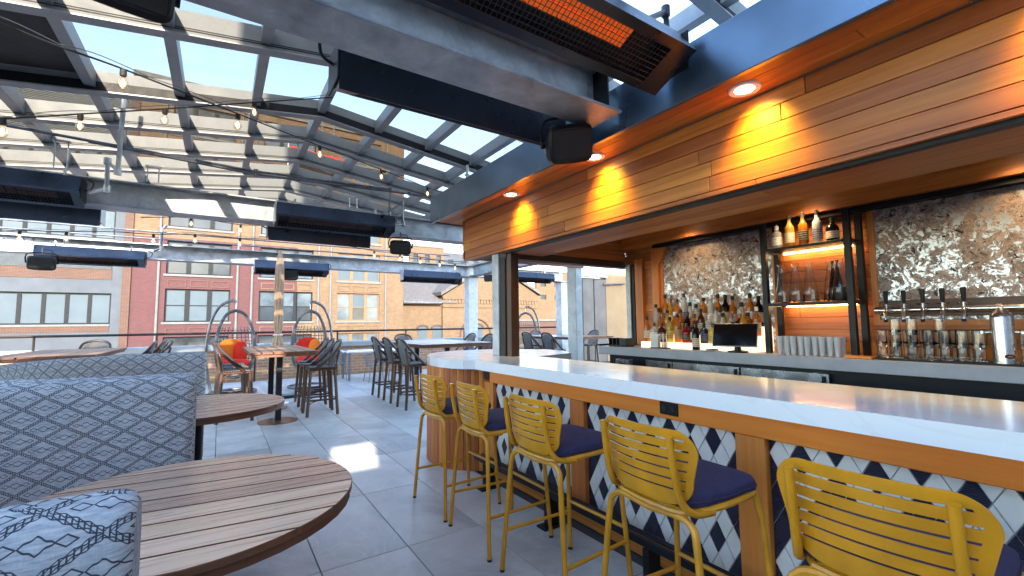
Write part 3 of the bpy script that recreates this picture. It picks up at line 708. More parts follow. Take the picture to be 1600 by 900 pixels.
# long brick building, left part painted a red that also holds its shade
bb = thing('brick_building', 'tall tan brick building with triple windows, left part painted red', 'building', (4, FY, -9))
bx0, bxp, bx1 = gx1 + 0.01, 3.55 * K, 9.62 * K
wc = [(-2.23 * K, 0.43 * K), (1.72 * K, 4.36 * K), (5.66 * K, 8.13 * K)]
z0, z1 = at(310, 503, Y=FY).z, at(310, 452, Y=FY).z; ph = 3.12
rows = [(z0 + k * ph, z1 + k * ph) for k in range(-3, 5)]
topz = 17.6
left = [c for c in wc if c[0] < bxp - 3]; 
def part_cols(a, b): return [(max(c, a), min(d, b)) for c, d in wc if d > a and c < b]
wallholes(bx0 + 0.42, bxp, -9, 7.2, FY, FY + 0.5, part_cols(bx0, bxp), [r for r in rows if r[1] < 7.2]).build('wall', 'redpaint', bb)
wallholes(bx0 + 0.42, bxp, 7.2, topz, FY, FY + 0.5, part_cols(bx0, bxp), [r for r in rows if r[0] > 7.2]).build('wall', 'tanbrick', bb)
wallholes(bxp, bx1, -9, topz, FY, FY + 0.5, part_cols(bxp, bx1), rows).build('wall', 'tanbrick', bb)
box('brick_pier', 'brownbrick', bb, bx0, bx0 + 0.418, FY - 0.12, FY + 0.5, -9, topz)
box('side_wall', 'tanbrick', bb, bx1 - 0.5, bx1, FY + 0.502, FY + 16, -9, topz)
for zz_ in (z1 + 3 * ph + 0.9, z1 + 4 * ph + 0.5): box('ledge', 'stone', bb, bx0 + 0.42, bx1, FY - 0.16, FY - 0.002, zz_, zz_ + 0.14)
box('parapet_cap', 'stone', bb, bx0, bx1 + 0.2, FY - 0.2, FY + 0.7, topz, topz + 0.3)
for ri, (a, b) in enumerate(rows):
    for ci, (c, d) in enumerate(wc):
        window(bb, c, d, a, b, FY, 3, True, 'winframe' if ci < 2 else 'winframetan', [['winblind'], ['windark', 'winglass'], ['winglass', 'winglass', 'windark', 'winblind']][ci] if ri == 3 else [['windark'], ['winglass', 'windark'], ['winblind', 'winglass']][ci], True)
        if 2 <= ri <= 4:
            for k in range(3):
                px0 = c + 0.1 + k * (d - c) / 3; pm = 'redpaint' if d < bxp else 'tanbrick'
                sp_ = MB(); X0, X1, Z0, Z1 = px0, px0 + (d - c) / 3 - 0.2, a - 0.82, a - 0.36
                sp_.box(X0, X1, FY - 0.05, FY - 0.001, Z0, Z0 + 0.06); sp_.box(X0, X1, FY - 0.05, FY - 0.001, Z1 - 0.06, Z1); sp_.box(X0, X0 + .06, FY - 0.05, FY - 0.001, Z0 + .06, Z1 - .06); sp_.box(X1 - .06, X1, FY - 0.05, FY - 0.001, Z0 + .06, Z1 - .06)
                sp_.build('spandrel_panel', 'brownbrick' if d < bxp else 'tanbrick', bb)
for px in (246, 370, 393, 497, 516, 602):
    p_ = at(px, 460, Y=FY); MB().tube([(p_.x, FY - 0.08, -9), (p_.x, FY - 0.08, topz)], 0.075, 8).build('downpipe', 'stone', bb)
# flag hanging on the tall facade
fl_ = thing('striped_flag', 'red and white striped flag on the tan facade seen through roof', 'flag', (6.4, FY - 1.5, 11.6))
fA, fB = at(452, 228, Y=FY - 1.5), at(536, 262, Y=FY - 1.5)
for k in range(7):
    def fn(u, v, k=k):
        x = fA.x + (fB.x - fA.x) * u; z = fA.z - (fA.z - fB.z) * ((k + v) / 7) - 0.35 * u * u + 0.12 * math.sin(u * 7)
        return (x, FY - 1.5 + 0.25 * math.sin(u * 6 + k * .2), z)
    MB().grid(fn, 14, 1, 0.01).build('stripe', 'red' if k % 2 == 0 else 'white', fl_)
MB().tube([(fA.x - 0.05, FY - 1.5, fB.z - 0.5), (fA.x - 0.05, FY - 1.5, fA.z + 0.5)], 0.05, 8).build('pole', 'pipezinc', fl_)
box('pole_bracket', 'pipe', fl_, fA.x - 0.1, fA.x, FY - 1.5, FY + 0.02, fA.z - 0.2, fA.z - 0.1)
# yellow brick building with gable
yb = thing('gabled_building', 'low yellow brick building with gable, grey shingle roof and arched windows', 'building', (16, FY, -9))
e0, e1 = at(636, 474, Y=FY + 4), at(691, 474, Y=FY + 4)
YB = FY + 4
zE = e0.z; g0 = at(690, 462, Y=YB); ga = at(768, 412, Y=YB); g1 = at(838, 462, Y=YB); rx = at(985, 470, Y=YB).x
wl = MB(); wl.box(e0.x - 0.5, g0.x, YB, YB + 0.5, -9, zE)
wl.prism([(g0.x, -9), (g1.x, -9), (g1.x, g1.z), (ga.x, ga.z), (g0.x, g0.z)], YB - 0.25, YB + 0.3, 'y'); wl.box(g1.x, rx + 12, YB, YB + 0.5, -9, g1.z - 0.4)
wl.build('wall', 'tanbrick', yb)
rk = MB()
for (a, b) in ((g0, ga), (ga, g1)):
    rk.prism([(a.x - 0.3, a.z), (b.x + (0.3 if b is g1 else 0), b.z), (b.x + (0.3 if b is g1 else 0), b.z + 0.35), (a.x - 0.3, a.z + 0.35)], YB - 0.6, YB + 14, 'y')
rk.build('roof', 'shingle', yb)
MB().prism([(YB - 0.4, zE + 0.1), (YB - 0.4, zE + 0.28), (YB + 9, zE + 4.2), (YB + 9, zE + 3.9)], e0.x - 0.5, g0.x + 1.4, 'x').build('roof', 'shingle', yb)
MB().tube([(e0.x - 0.5, YB - 0.45, zE + 0.06), (g0.x - 0.2, YB - 0.45, zE + 0.06)], 0.13, 8).build('gutter', 'pipe', yb)
ds = MB()
for k in range(34):
    x = g0.x + 0.25 + k * 0.36
    if x < g1.x - 0.3: ds.box(x, x + 0.2, YB - 0.34, YB - 0.251, g0.z - 0.75, g0.z - 0.35)
ds.box(g0.x, g1.x, YB - 0.38, YB - 0.251, g0.z - 0.34, g0.z - 0.15); ds.box(g0.x, g1.x, YB - 0.36, YB - 0.251, g0.z - 1.15, g0.z - 1.02)
ds.build('cornice', 'tanbrick', yb)['kind'] = 'stuff'
for u, hw in ((660, 0.42), (683, 0.46), (741, 0.8)):
    c_ = at(u, 513, Y=YB); yy = YB - (0.26 if u > 690 else 0.01); hgt = 0.9
    pts = [(c_.x - hw, c_.z - 1.6), (c_.x + hw, c_.z - 1.6), (c_.x + hw, c_.z)] + [(c_.x + hw * math.cos(R(a)), c_.z + hw * 0.55 * math.sin(R(a))) for a in range(15, 180, 15)] + [(c_.x - hw, c_.z)]
    wo = MB().prism(pts, yy - 0.03, yy - 0.001, 'y').build('window', 'winblind', yb)
    MB().tube([(c_.x + (hw + .1) * math.cos(R(a)), yy - 0.04, c_.z + (hw + .1) * 0.55 * math.sin(R(a))) for a in range(0, 181, 15)], 0.09, 6).build('arch', 'brownbrick', wo)
MB().tube([(at(741, 500, Y=YB).x + 1.75 * math.cos(R(a)), YB - 0.33, at(741, 525, Y=YB).z + 1.75 * math.sin(R(a))) for a in range(0, 181, 10)], 0.07, 6).build('arch', 'brownbrick', yb)
# distant blocks seen between
for nm, u0, u1, vt, dy, mt, lb in (('apartment_block', 640, 694, 384, 60, 'tanbrick', 'distant tan apartment block above the gabled building roof'), ('apartment_block', 694, 790, 396, 75, 'render', 'distant pale grey block beside the tan apartment block'), ('apartment_block', 838, 900, 424, 62, 'tanbrick', 'distant tan block with skylight seen through bar opening')):
    a, b = at(u0, 440, Y=dy), at(u1, 440, Y=dy); tz = at(u0, vt, Y=dy).z
    o = thing(nm, lb, 'building', ((a.x + b.x) / 2, dy, -9))
    n = max(3, int((b.x - a.x) / 2.4)); cw = (b.x - a.x) / n
    cols = [(a.x + k * cw + cw * .3, a.x + k * cw + cw * .7) for k in range(n)]; rws = [(tz - 2.6 - k * 3.0, tz - 1.1 - k * 3.0) for k in range(4)]
    wallholes(a.x, b.x, -9, tz, dy, dy + 0.5, cols, rws).build('wall', mt, o)
    box('roof', 'stone', o, a.x - 0.1, b.x + 0.1, dy - 0.1, dy + 10, tz, tz + 0.3)
    for c, d in cols:
        for e, f in rws: box('window', 'windark', o, c, d, dy + 0.2, dy + 0.25, e, f)
bw = thing('street_wall', 'dark red openwork brick wall behind the hanging chair seen through bar', 'wall', (24, 32, -9))
a, b = at(812, 502, Y=30), at(878, 522, Y=30)
box('wall', 'brownbrick', bw, a.x, b.x + 3, 30, 30.4, -9, a.z); box('coping', 'stone', bw, a.x - 0.1, b.x + 3, 29.9, 30.5, a.z, a.z + 0.15)
# service enclosure beyond the bar end
sv = thing('service_enclosure', 'grey panelled double doors beside tan stucco wall beyond the bar', 'enclosure', (12, 11.6, 0))
SY = 11.6
def sx(u): return at(u, 480, Y=SY).x
def sz(v, u=930): return at(u, v, Y=SY).z
for a, b in ((911, 928), (929, 947)): box('door_panel', 'greydoor', sv, sx(a) + .01, sx(b), SY, SY + 0.06, 0.0, sz(436), 0.006)
box('steel_lintel', 'galv', sv, sx(905), sx(948), SY - 0.1, SY + 0.1, sz(434) + .01, sz(414), 0.006)
box('stucco_wall', 'stucco', sv, sx(948), sx(1010), SY + 0.02, SY + 0.3, 0.0, 3.4, 0.004)
box('backing', 'greydoor', sv, sx(905), sx(948) - .01, SY + 0.08, SY + 0.14, 0, sz(434))
MB().tube([(sx(943), SY - 0.05, sz(444)), (sx(975), SY - 0.05, sz(441))], 0.035, 8).build('pull_bar', 'pipe', sv)
# ================================================================== FURNITURE
# ------------------------------------------------------------------ yellow bar stools (face +X)
def yellow_stool(label):
    o = thing('bar_stool', label, 'bar stool', group='yellow metal stools along the bar')
    r = 0.0125
    # seat ring
    ring_ = smoothpath([(-0.20, 0.15, 0.715), (-0.215, 0.0, 0.712), (-0.20, -0.15, 0.715), (-0.10, -0.205, 0.725), (0.10, -0.215, 0.73), (0.20, -0.17, 0.73), (0.215, 0.0, 0.73), (0.20, 0.17, 0.73), (0.10, 0.215, 0.73), (-0.10, 0.205, 0.725), (-0.20, 0.15, 0.715)], 4)[:-1]
    MB().tube(ring_, r, 8, True).build('seat_ring', 'yellow', o, True, local=True)
    # seat pan
    pan = [(-0.2 + 0.0, -0.14), (-0.1, -0.195), (0.1, -0.205), (0.195, -0.16), (0.205, 0), (0.195, 0.16), (0.1, 0.205), (-0.1, 0.195), (-0.2, 0.14), (-0.208, 0)]
    MB().prism(pan, 0.722, 0.730, 'z').build('seat_pan', 'yellow', o, local=True)
    # legs
    for sy in (-1, 1):
        rear = smoothpath([(-0.24, 0.28 * sy, 0.012), (-0.225, 0.245 * sy, 0.35), (-0.212, 0.215 * sy, 0.62), (-0.205, 0.195 * sy, 0.675), (-0.205, 0.14 * sy, 0.699), (-0.21, 0.0, 0.69)], 5)
        MB().tube(rear, 0.0135, 8).build('leg', 'yellow', o, True, local=True)
        MB().tube([(0.25, 0.245 * sy, 0.012), (0.215, 0.21 * sy, 0.60), (0.2, 0.19 * sy, 0.72)], 0.0135, 8).build('leg', 'yellow', o, True, local=True)
        # side foot rests
        MB().tube([(-0.229, 0.257 * sy, 0.235), (0.238, 0.234 * sy, 0.235)], 0.010, 8).build('side_rail', 'yellow', o, True, local=True)
        for x, y in ((-0.24, 0.28 * sy), (0.25, 0.245 * sy)): MB().lathe([(0.014, 0), (0.0145, 0.014)], 10, (x, y, 0)).build('foot_cap', 'foot', o, local=True)
        # back posts
        bp = smoothpath([(-0.10, 0.207 * sy, 0.715), (-0.185, 0.195 * sy, 0.722), (-0.235, 0.178 * sy, 0.765), (-0.262, 0.172 * sy, 0.86), (-0.282, 0.170 * sy, 1.005)], 5)
        MB().tube(bp, 0.0135, 10).build('back_post', 'yellow', o, True, local=True)
        for z in (0.975, 0.865): MB().lathe([(0.008, 0), (0.008, 0.018)], 8, (-0.268, 0.17 * sy, z)).build('fixing', 'foot', o, local=True)
    MB().tube([(0.236, 0.232, 0.30), (0.236, -0.232, 0.30)], 0.010, 8).build('foot_bar', 'yellow', o, True, local=True)
    # slotted backrest: curved plate with rounded corners
    HW, z0, z1 = 0.235, 0.742, 1.022; ns = 6
    def bx(y, z): return -0.25 + 0.052 * (1 - (y / HW) ** 2) * -0.0 - 0.10 * (z - 0.742) + 0.045 * (y / HW) ** 2 - 0.005
    # shift the plate in front of the posts
    def plate(poly_rows): pass
    def halfw(z):
        cr = 0.085; zc1, zc0 = z1 - cr, z0 + cr * 1.15
        if z > zc1: return HW - cr + math.sqrt(max(0, cr * cr - (z - zc1) ** 2))
        if z < zc0: q = (zc0 - z) / (cr * 1.15); return HW - 0.025 - cr * 1.2 + cr * 1.2 * math.sqrt(max(0, 1 - q * q))
        return HW - 0.025 * max(0, (zc1 - z) / (zc1 - zc0))
    rows = []; slot_h = 0.0075; band = (z1 - 0.034 - (z0 + 0.026)) / ns
    zz = [z0 + 0.0005, z0 + 0.008, z0 + 0.0255]
    for k in range(ns):
        zb_ = z0 + 0.026 + k * band; zz += [zb_, zb_ + band - slot_h]
    zz += [z1 - 0.034, z1 - 0.018, z1 - 0.006, z1 - 0.0005]
    zz += [z0 + 0.026 + k * band + (band - slot_h) * q_ for k in range(ns) for q_ in (0.33, 0.66)] + [z1 - 0.0285, z1 - 0.023, z1 - 0.0125, z1 - 0.003, z0 + 0.003, z0 + 0.015]
    zz = sorted(set(round(z, 5) for z in zz)); slots = [(round(z0 + 0.026 + k * band + band - slot_h, 5), round(z0 + 0.026 + (k + 1) * band, 5)) for k in range(ns)]
    NU = 16; mb = MB(); idx = {}
    for li, th in enumerate((0.0, 0.005)):
        for j, z in enumerate(zz):
            hw = halfw(z)
            for i in range(NU + 1):
                y = -hw + 2 * hw * i / NU; idx[(li, i, j)] = len(mb.v); mb.v.append((bx(y, z) + th + 0.018, y, z))
    def is_slot(i, j):
        for a, b in slots:
            if zz[j] >= a - 1e-4 and zz[j + 1] <= b + 1e-4 and 1 <= i < NU - 1: return True
        return False
    solid = lambda i, j: 0 <= i < NU and 0 <= j < len(zz) - 1 and not is_slot(i, j)
    for j in range(len(zz) - 1):
        for i in range(NU):
            if not solid(i, j): continue
            A = lambda l, a, b: idx[(l, i + a, j + b)]
            mb.f.append((A(0, 0, 0), A(0, 0, 1), A(0, 1, 1), A(0, 1, 0))); mb.f.append((A(1, 0, 0), A(1, 1, 0), A(1, 1, 1), A(1, 0, 1)))
            for (di, dj, p, q) in ((-1, 0, (0, 0), (0, 1)), (1, 0, (1, 0), (1, 1)), (0, -1, (0, 0), (1, 0)), (0, 1, (0, 1), (1, 1))):
                if not solid(i + di, j + dj): mb.f.append((A(0, *p), A(0, *q), A(1, *q), A(1, *p)))
    mb.build('backrest', 'yellow', o, True, local=True)
    # thick seat cushion, rounded
    cu = MB(); base = [(-0.205, -0.165), (-0.12, -0.205), (0.10, -0.215), (0.215, -0.185), (0.235, 0), (0.215, 0.185), (0.10, 0.215), (-0.12, 0.205), (-0.205, 0.165), (-0.215, 0)]
    sm = [(p.x, p.y) for p in smoothpath([(*p, 0) for p in base] + [(*base[0], 0)], 3)][:-1]; lev = []
    for z, s_ in ((0.7315, 0.93), (0.737, 0.985), (0.752, 1.0), (0.772, 0.99), (0.784, 0.955), (0.792, 0.86), (0.797, 0.6), (0.799, 0.25)):
        lev.append(len(cu.v)); cu.v += [(x * s_, y * s_, z) for x, y in sm]
    n = len(sm)
    for a, b in zip(lev, lev[1:]):
        for j in range(n): cu.f.append((a + j, a + (j + 1) % n, b + (j + 1) % n, b + j))
    cu.f.append(tuple(lev[0] + j for j in reversed(range(n)))); cu.f.append(tuple(lev[-1] + j for j in range(n)))
    cu.build('cushion', 'cushion', o, True, local=True)
    MB().tube([(x * 1.003, y * 1.003, 0.756) for x, y in sm], 0.0035, 5, True).build('cushion_piping', 'cushion', o, True, local=True)
    return o
SY_ = [(1.64, 3.32, 0.03), (1.645, 2.67, -0.02), (1.65, 1.985, 0.02), (1.655, 1.215, -0.03), (1.66, 0.495, 0.04)]
SL_ = ['yellow slatted bar stool farthest away, at the rounded timber bar end', 'yellow slatted bar stool second from the rounded bar end', 'middle yellow slatted bar stool of the five, with broad navy cushion showing', 'yellow slatted bar stool below the black outlet, second nearest', 'nearest yellow slatted bar stool, cut off at the bottom right']
st0 = yellow_stool(SL_[0])
for (x, y, a), lb in zip(SY_, SL_):
    o = st0 if lb == SL_[0] else copy_tree(st0, label=lb); o.location = (x, y, 0); o.rotation_euler = (0, 0, a)

# ------------------------------------------------------------------ booths
def booth(label, path, zt, th, seat_path=None, sw=0.5):
    """upholstered horseshoe back swept along a plan path (outside on the left of travel), seat inside"""
    o = thing('booth', label, 'booth', (path[len(path) // 2][0], path[len(path) // 2][1], 0), group='patterned horseshoe booths')
    P = [Vector((x, y, 0)) for x, y in path]; n = len(P); T = [(P[min(i + 1, n - 1)] - P[max(i - 1, 0)]).normalized() for i in range(n)]
    N = [Vector((-t_.y, t_.x, 0)) for t_ in T]      # to the left of travel
    def sweep(prof, name, mat, p0=0, endround=True):
        mb = MB(); mb.uv = {}; s_ = 0.0; rings = []
        for i in range(n):
            if i: s_ += (P[i] - P[i - 1]).length
            ring_ = []; vv = 0.0
            for k, (d, z) in enumerate(prof):
                if k: vv += math.hypot(d - prof[k - 1][0], z - prof[k - 1][1])
                q = P[i] + N[i] * d; mb.uv[len(mb.v)] = (s_, vv); ring_.append(len(mb.v)); mb.v.append((q.x, q.y, z))
            rings.append(ring_)
        m = len(prof)
        for i in range(n - 1):
            for k in range(m - 1): mb.f.append((rings[i][k], rings[i + 1][k], rings[i + 1][k + 1], rings[i][k + 1]))
        for rr, sg in ((rings[0], 1), (rings[-1], -1)):
            q = [mb.v[a] for a in rr]; cen = P[0] if sg == 1 else P[-1]; tt = T[0] if sg == 1 else T[-1]
            # rounded end: shrink profile forward
            last = rr
            for step, (fw, sc) in enumerate(((0.014, 0.95), (0.026, 0.84), (0.033, 0.66))):
                new = []
                for (x, y, z), a in zip(q, rr):
                    d = (Vector((x, y, 0)) - cen).dot(N[0] if sg == 1 else N[-1]); c0 = cen + (N[0] if sg == 1 else N[-1]) * ((d - dm) * sc + dm) - tt * fw * sg
                    zz_ = z if z < zt - 0.05 else zt - 0.05 + (z - zt + 0.05) * sc
                    mb.uv[len(mb.v)] = (mb.uv[a][0] - fw * sg, mb.uv[a][1]); new.append(len(mb.v)); mb.v.append((c0.x, c0.y, zz_))
                for k in range(m - 1): mb.f.append((last[k], last[k + 1], new[k + 1], new[k]))
                last = new
            mb.f.append(tuple(last))
        return mb.build(name, mat, o, True)
    dm = -th / 2
    prof = [(0, 0.03), (0, 0.4), (0, 0.8), (0.008, zt - 0.16), (0.004, zt - 0.08), (-0.006, zt - 0.038), (-0.024, zt - 0.012), (-th * .5 + 0.014, zt), (-th * .5 + 0.004, zt - 0.003), (-th * .5, zt - 0.012), (-th * .5 - 0.004, zt - 0.003), (-th * .5 - 0.014, zt), (-th + 0.024, zt - 0.012), (-th + 0.006, zt - 0.038), (-th - 0.004, zt - 0.08), (-th - 0.02, 0.75), (-th - 0.04, 0.46)]
    sweep(prof, 'backrest', 'booth')
    prof2 = [(0, 0.03), (0, 0.04)]
    dm = -th - sw / 2; z_ = zt; zt = 0.5
    sweep([(-th - 0.04, 0.08), (-th - 0.04, 0.40), (-th - 0.07, 0.465), (-th - sw + 0.05, 0.465), (-th - sw, 0.44), (-th - sw, 0.30), (-th - sw + 0.03, 0.08)], 'seat', 'leather')
    zt = z_
    return o
def upath(x_end, ylo, yhi, xb, r, rev=False):
    p = [(x_end, yhi), (x_end - 0.15, yhi), (xb + r, yhi)] + arc(xb + r, yhi - r, r, 90, 180, 8)[1:] + arc(xb + r, ylo + r, r, 180, 270, 8) + [(x_end - 0.15, ylo), (x_end, ylo)]
    return p[::-1]
# travel from the near arm round the back to the far arm with the outside on the left
booth('grey patterned booth in front, its near arm cut off at the bottom left', upath(-0.135, 0.93, 3.19, -1.5, 0.45), 1.15, 0.13)
booth('grey patterned horseshoe booth behind the first, around the smaller looking table', upath(-0.13, 3.20, 5.92, -1.42, 1.05), 1.15, 0.15)

# ------------------------------------------------------------------ round slatted tables
def round_table(label, x, y, r, z, ang):
    o = thing('round_table', label, 'table', (x, y, 0), group='round slatted tables at the booths')
    nP = 9; w_ = 2 * r / nP; ca, sa = math.cos(ang), math.sin(ang)
    for k in range(nP):
        a, b = -r + k * w_ + 0.0055, -r + (k + 1) * w_ - 0.0055; pts = []; N_ = 10
        for i in range(N_ + 1):
            v = a + (b - a) * i / N_; v = max(-r + .001, min(r - .001, v)); pts.append((math.sqrt(r * r - v * v), v))
        full_ = pts + [(-u, v) for u, v in reversed(pts)]
        top_ = MB().prism([(u * ca - v * sa, u * sa + v * ca) for u, v in full_], z - 0.026, z, 'z', 0.003); pl = top_.build('plank', 'tabletop', o, local=True); dark_sides(pl)
    rim = MB(); seg = 40; 
    for (ra, rb_, za, zb_) in ((r - 0.035, r - 0.006, z - 0.055, z - 0.0265),):
        k0 = len(rim.v)
        for i in range(seg):
            a = 2 * math.pi * i / seg
            for rr, zz_ in ((ra, za), (rb_, za), (rb_, zb_), (ra, zb_)): rim.v.append((rr * math.cos(a), rr * math.sin(a), zz_))
        for i in range(seg):
            for j in range(4): rim.f.append((k0 + i * 4 + j, k0 + i * 4 + (j + 1) % 4, k0 + ((i + 1) % seg) * 4 + (j + 1) % 4, k0 + ((i + 1) % seg) * 4 + j))
    rim.build('rim', 'edge', o, True, local=True)
    MB().lathe([(r - 0.04, z - 0.034), (r - 0.04, z - 0.0275)], 40).build('under_board', 'black', o, local=True)  # black disc added beneath so the gaps between planks stay dark
    MB().lathe([(0.038, 0.02), (0.038, z - 0.0345)], 18).build('column', 'black', o, True, local=True)
    MB().lathe([(0.26, 0), (0.26, 0.012), (0.05, 0.022)], 32).build('base', 'black', o, True, local=True)
    MB().box(-r * .7, r * .7, -0.03, 0.03, z - 0.055, z - 0.0345).build('support_bar', 'black', o, local=True).rotation_euler = (0, 0, ang + 1.57)
    return o
round_table('large looking round slatted timber table in the left foreground', -0.085, 2.215, 0.615, 0.74, R(-6))
round_table('round slatted timber table between the arms of the second booth', -0.12, 4.75, 0.66, 0.74, R(18))

# ------------------------------------------------------------------ rattan chairs (face +X, back at -X)
def rattan(name, label, group, sh=0.75, high=True):
    o = thing(name, label, 'bar stool' if high else 'chair', group=group); bt = sh + 0.42
    MB().box(-0.20, 0.20, -0.205, 0.205, sh - 0.045, sh - 0.006, 0.01).build('seat_frame', 'cane', o, local=True)
    MB().grid(lambda u, v: (-0.195 + 0.39 * u, -0.2 + 0.4 * v, sh + 0.004 * math.sin(math.pi * u) * math.sin(math.pi * v)), 6, 6, 0.008).build('seat', 'weave', o, True, local=True)
    for sy in (-1, 1):
        MB().tube([(0.215, 0.205 * sy, 0), (0.175, 0.175 * sy, sh - 0.03)], 0.0245, 8).build('leg', 'cane', o, True, local=True)
        MB().tube([(-0.235, 0.205 * sy, 0), (-0.185, 0.175 * sy, sh - 0.03)], 0.0245, 8).build('leg', 'cane', o, True, local=True)
        if high: MB().tube(smoothpath([(0.20, 0.192 * sy, 0.14), (0.17, 0.185 * sy, 0.20), (0.08, 0.18 * sy, 0.235)], 4), 0.008, 6).build('brace', 'cane', o, True, local=True)
        MB().tube(smoothpath([(-0.185, 0.175 * sy, sh - 0.16), (-0.14, 0.18 * sy, sh - 0.07), (-0.05, 0.185 * sy, sh - 0.035)], 4), 0.008, 6).build('brace', 'cane', o, True, local=True)
    zs = 0.245 if high else 0.16; q = 0.19
    MB().tube([(0.205, q, zs), (-0.222, q, zs), (-0.222, -q, zs), (0.205, -q, zs)], 0.0165, 6, True).build('stretcher', 'cane', o, local=True)
    # arched back frame running forward to the seat sides
    fr_ = smoothpath([(0.10, 0.215, sh - 0.015), (-0.06, 0.222, sh + 0.13), (-0.21, 0.215, sh + 0.29), (-0.275, 0.16, sh + 0.385), (-0.297, 0.0, bt), (-0.275, -0.16, sh + 0.385), (-0.21, -0.215, sh + 0.29), (-0.06, -0.222, sh + 0.13), (0.10, -0.215, sh - 0.015)], 5)
    MB().tube(fr_, 0.0225, 8).build('back_frame', 'cane', o, True, local=True)
    def bk(u, v):
        h = v * 0.385; y = (u - .5) * 2; hw = 0.195 * (math.sqrt(max(0.02, 1 - ((v - .55) / .45) ** 2)) * .45 + .55 if v > .55 else 1.0)
        return (-0.19 - 0.27 * h + 0.03 * y * y - 0.0, y * hw, sh - 0.01 + h + (0.012 if v == 1 else 0) * (1 - y * y))
    MB().grid(bk, 8, 8, 0.01).build('backrest', 'weave', o, True, local=True)
    for sy in (-1, 1): MB().tube([(-0.185, 0.178 * sy, sh - 0.03), (-0.25, 0.19 * sy, sh + 0.27)], 0.013, 8).build('back_post', 'cane', o, True, local=True)
    return o
G = 'woven bistro bar stools'
pr = rattan('rattan_bar_stool', 'x', G); first = [True]
def rs(x, y, rz, label):
    if first[0]: first[0] = False; o = pr; o.location = (x, y, 0); o.rotation_euler = (0, 0, rz); o['label'] = label; return o
    return copy_tree(pr, None, (x, y, 0), rz, label)
PI = math.pi
rs(1.40, 7.78, PI, 'woven bistro bar stool nearest on the right of square high table')
rs(1.42, 8.42, PI, 'woven bistro bar stool second from front on right of square high table')
rs(1.45, 9.05, PI, 'woven bistro bar stool farthest on the right of square high table')
rs(0.25, 8.05, 0.0, 'woven bistro bar stool nearest on the left of square high table')
rs(0.22, 8.68, 0.05, 'woven bistro bar stool second from front on left of square high table')
rs(0.20, 9.30, 0.0, 'woven bistro bar stool farthest on the left of square high table')
rs(2.86, 7.40, 0.02, 'woven bistro bar stool nearest on the left of long high table')
rs(2.87, 8.20, 0.0, 'woven bistro bar stool in middle on the left of long high table')
rs(2.88, 8.97, 0.0, 'woven bistro bar stool farthest on the left of long high table')
rs(4.95, 8.0, PI + .1, 'woven bistro bar stool nearest on the right side of long high table')
rs(5.0, 8.95, PI, 'woven bistro bar stool second on the right side of long high table')
rs(5.05, 9.9, PI, 'woven bistro bar stool third on the right side of long high table')
rs(3.85, 10.55, -PI / 2, 'woven bistro bar stool at the far head of long high table')
rs(-1.95, 11.25, -PI / 2, 'woven bistro bar stool behind far edge of the left high table')
rs(-1.18, 9.7, PI, 'woven bistro bar stool leaning into right side of the left high table')
rs(-1.12, 10.5, PI, 'woven bistro bar stool second along right side of the left high table')
rs(-1.05, 11.1, PI + .2, 'woven bistro bar stool farthest along right side of the left high table')
rs(-2.75, 9.6, 0.3, 'woven bistro bar stool at the left edge of view beside high table')
rs(-2.85, 8.9, 0.1, 'woven bistro bar stool cut by the left edge of view')

def high_table(label, x0, x1, y0, y1, posts, z=1.05, nP=6, along='y', base=True):
    o = thing('high_table', label, 'table', ((x0 + x1) / 2, (y0 + y1) / 2, 0), group='slatted high tables')
    w_ = (x1 - x0) / nP
    for k in range(nP): dark_sides(box('plank', 'tabletopy' , o, x0 + k * w_ + 0.007, x0 + (k + 1) * w_ - 0.007, y0, y1, z - 0.03, z, 0.004))
    fm = MB(); fm.box(x0 + .03, x1 - .03, y0 + 0.02, y0 + 0.05, z - 0.07, z - 0.031); fm.box(x0 + .03, x1 - .03, y1 - 0.05, y1 - 0.02, z - 0.07, z - 0.031); fm.box(x0 + .03, x0 + .06, y0 + 0.051, y1 - 0.051, z - 0.07, z - 0.031); fm.box(x1 - .06, x1 - .03, y0 + 0.051, y1 - 0.051, z - 0.07, z - 0.031)
    fm.build('apron', 'edge', o)
    for px, py in posts:
        box('post', 'black', o, px - 0.04, px + 0.04, py - 0.04, py + 0.04, 0.015, z - 0.0705, 0.004)
        MB().lathe([(0.27, 0), (0.27, 0.01), (0.06, 0.02)], 30, (px, py, 0)).build('base', 'bronze', o, True)
    return o
M['bronze'] = plain('bronze table base', (0.20, 0.11, 0.07), 0.35, 0.6)
high_table('square slatted high table on black posts near the hanging chairs', 0.36, 1.24, 7.05, 9.3, [(0.78, 7.55), (0.78, 8.75)])
high_table('long slatted high table beyond the bar end, pale in the light', 3.05, 4.55, 7.55, 10.1, [(3.75, 8.0), (3.75, 9.6)])
high_table('long slatted high table far left behind the booths', -2.55, -1.4, 8.3, 10.85, [(-1.95, 8.8), (-1.95, 10.3)])
high_table('high table seen through the bar end opening', 7.4, 8.9, 8.5, 10.5, [(8.1, 8.9), (8.1, 10.1)])
rs(7.05, 8.75, 0.0, 'woven bistro bar stool next to thick column, seen through bar opening')
rs(7.25, 9.9, 0.0, 'woven bistro bar stool next to timber post, seen through bar opening')
rs(9.45, 10.1, PI, 'woven bistro bar stool right of thick column, seen through opening')
rs(8.35, 11.05, -PI / 2, 'woven bistro bar stool behind the table seen through bar opening')

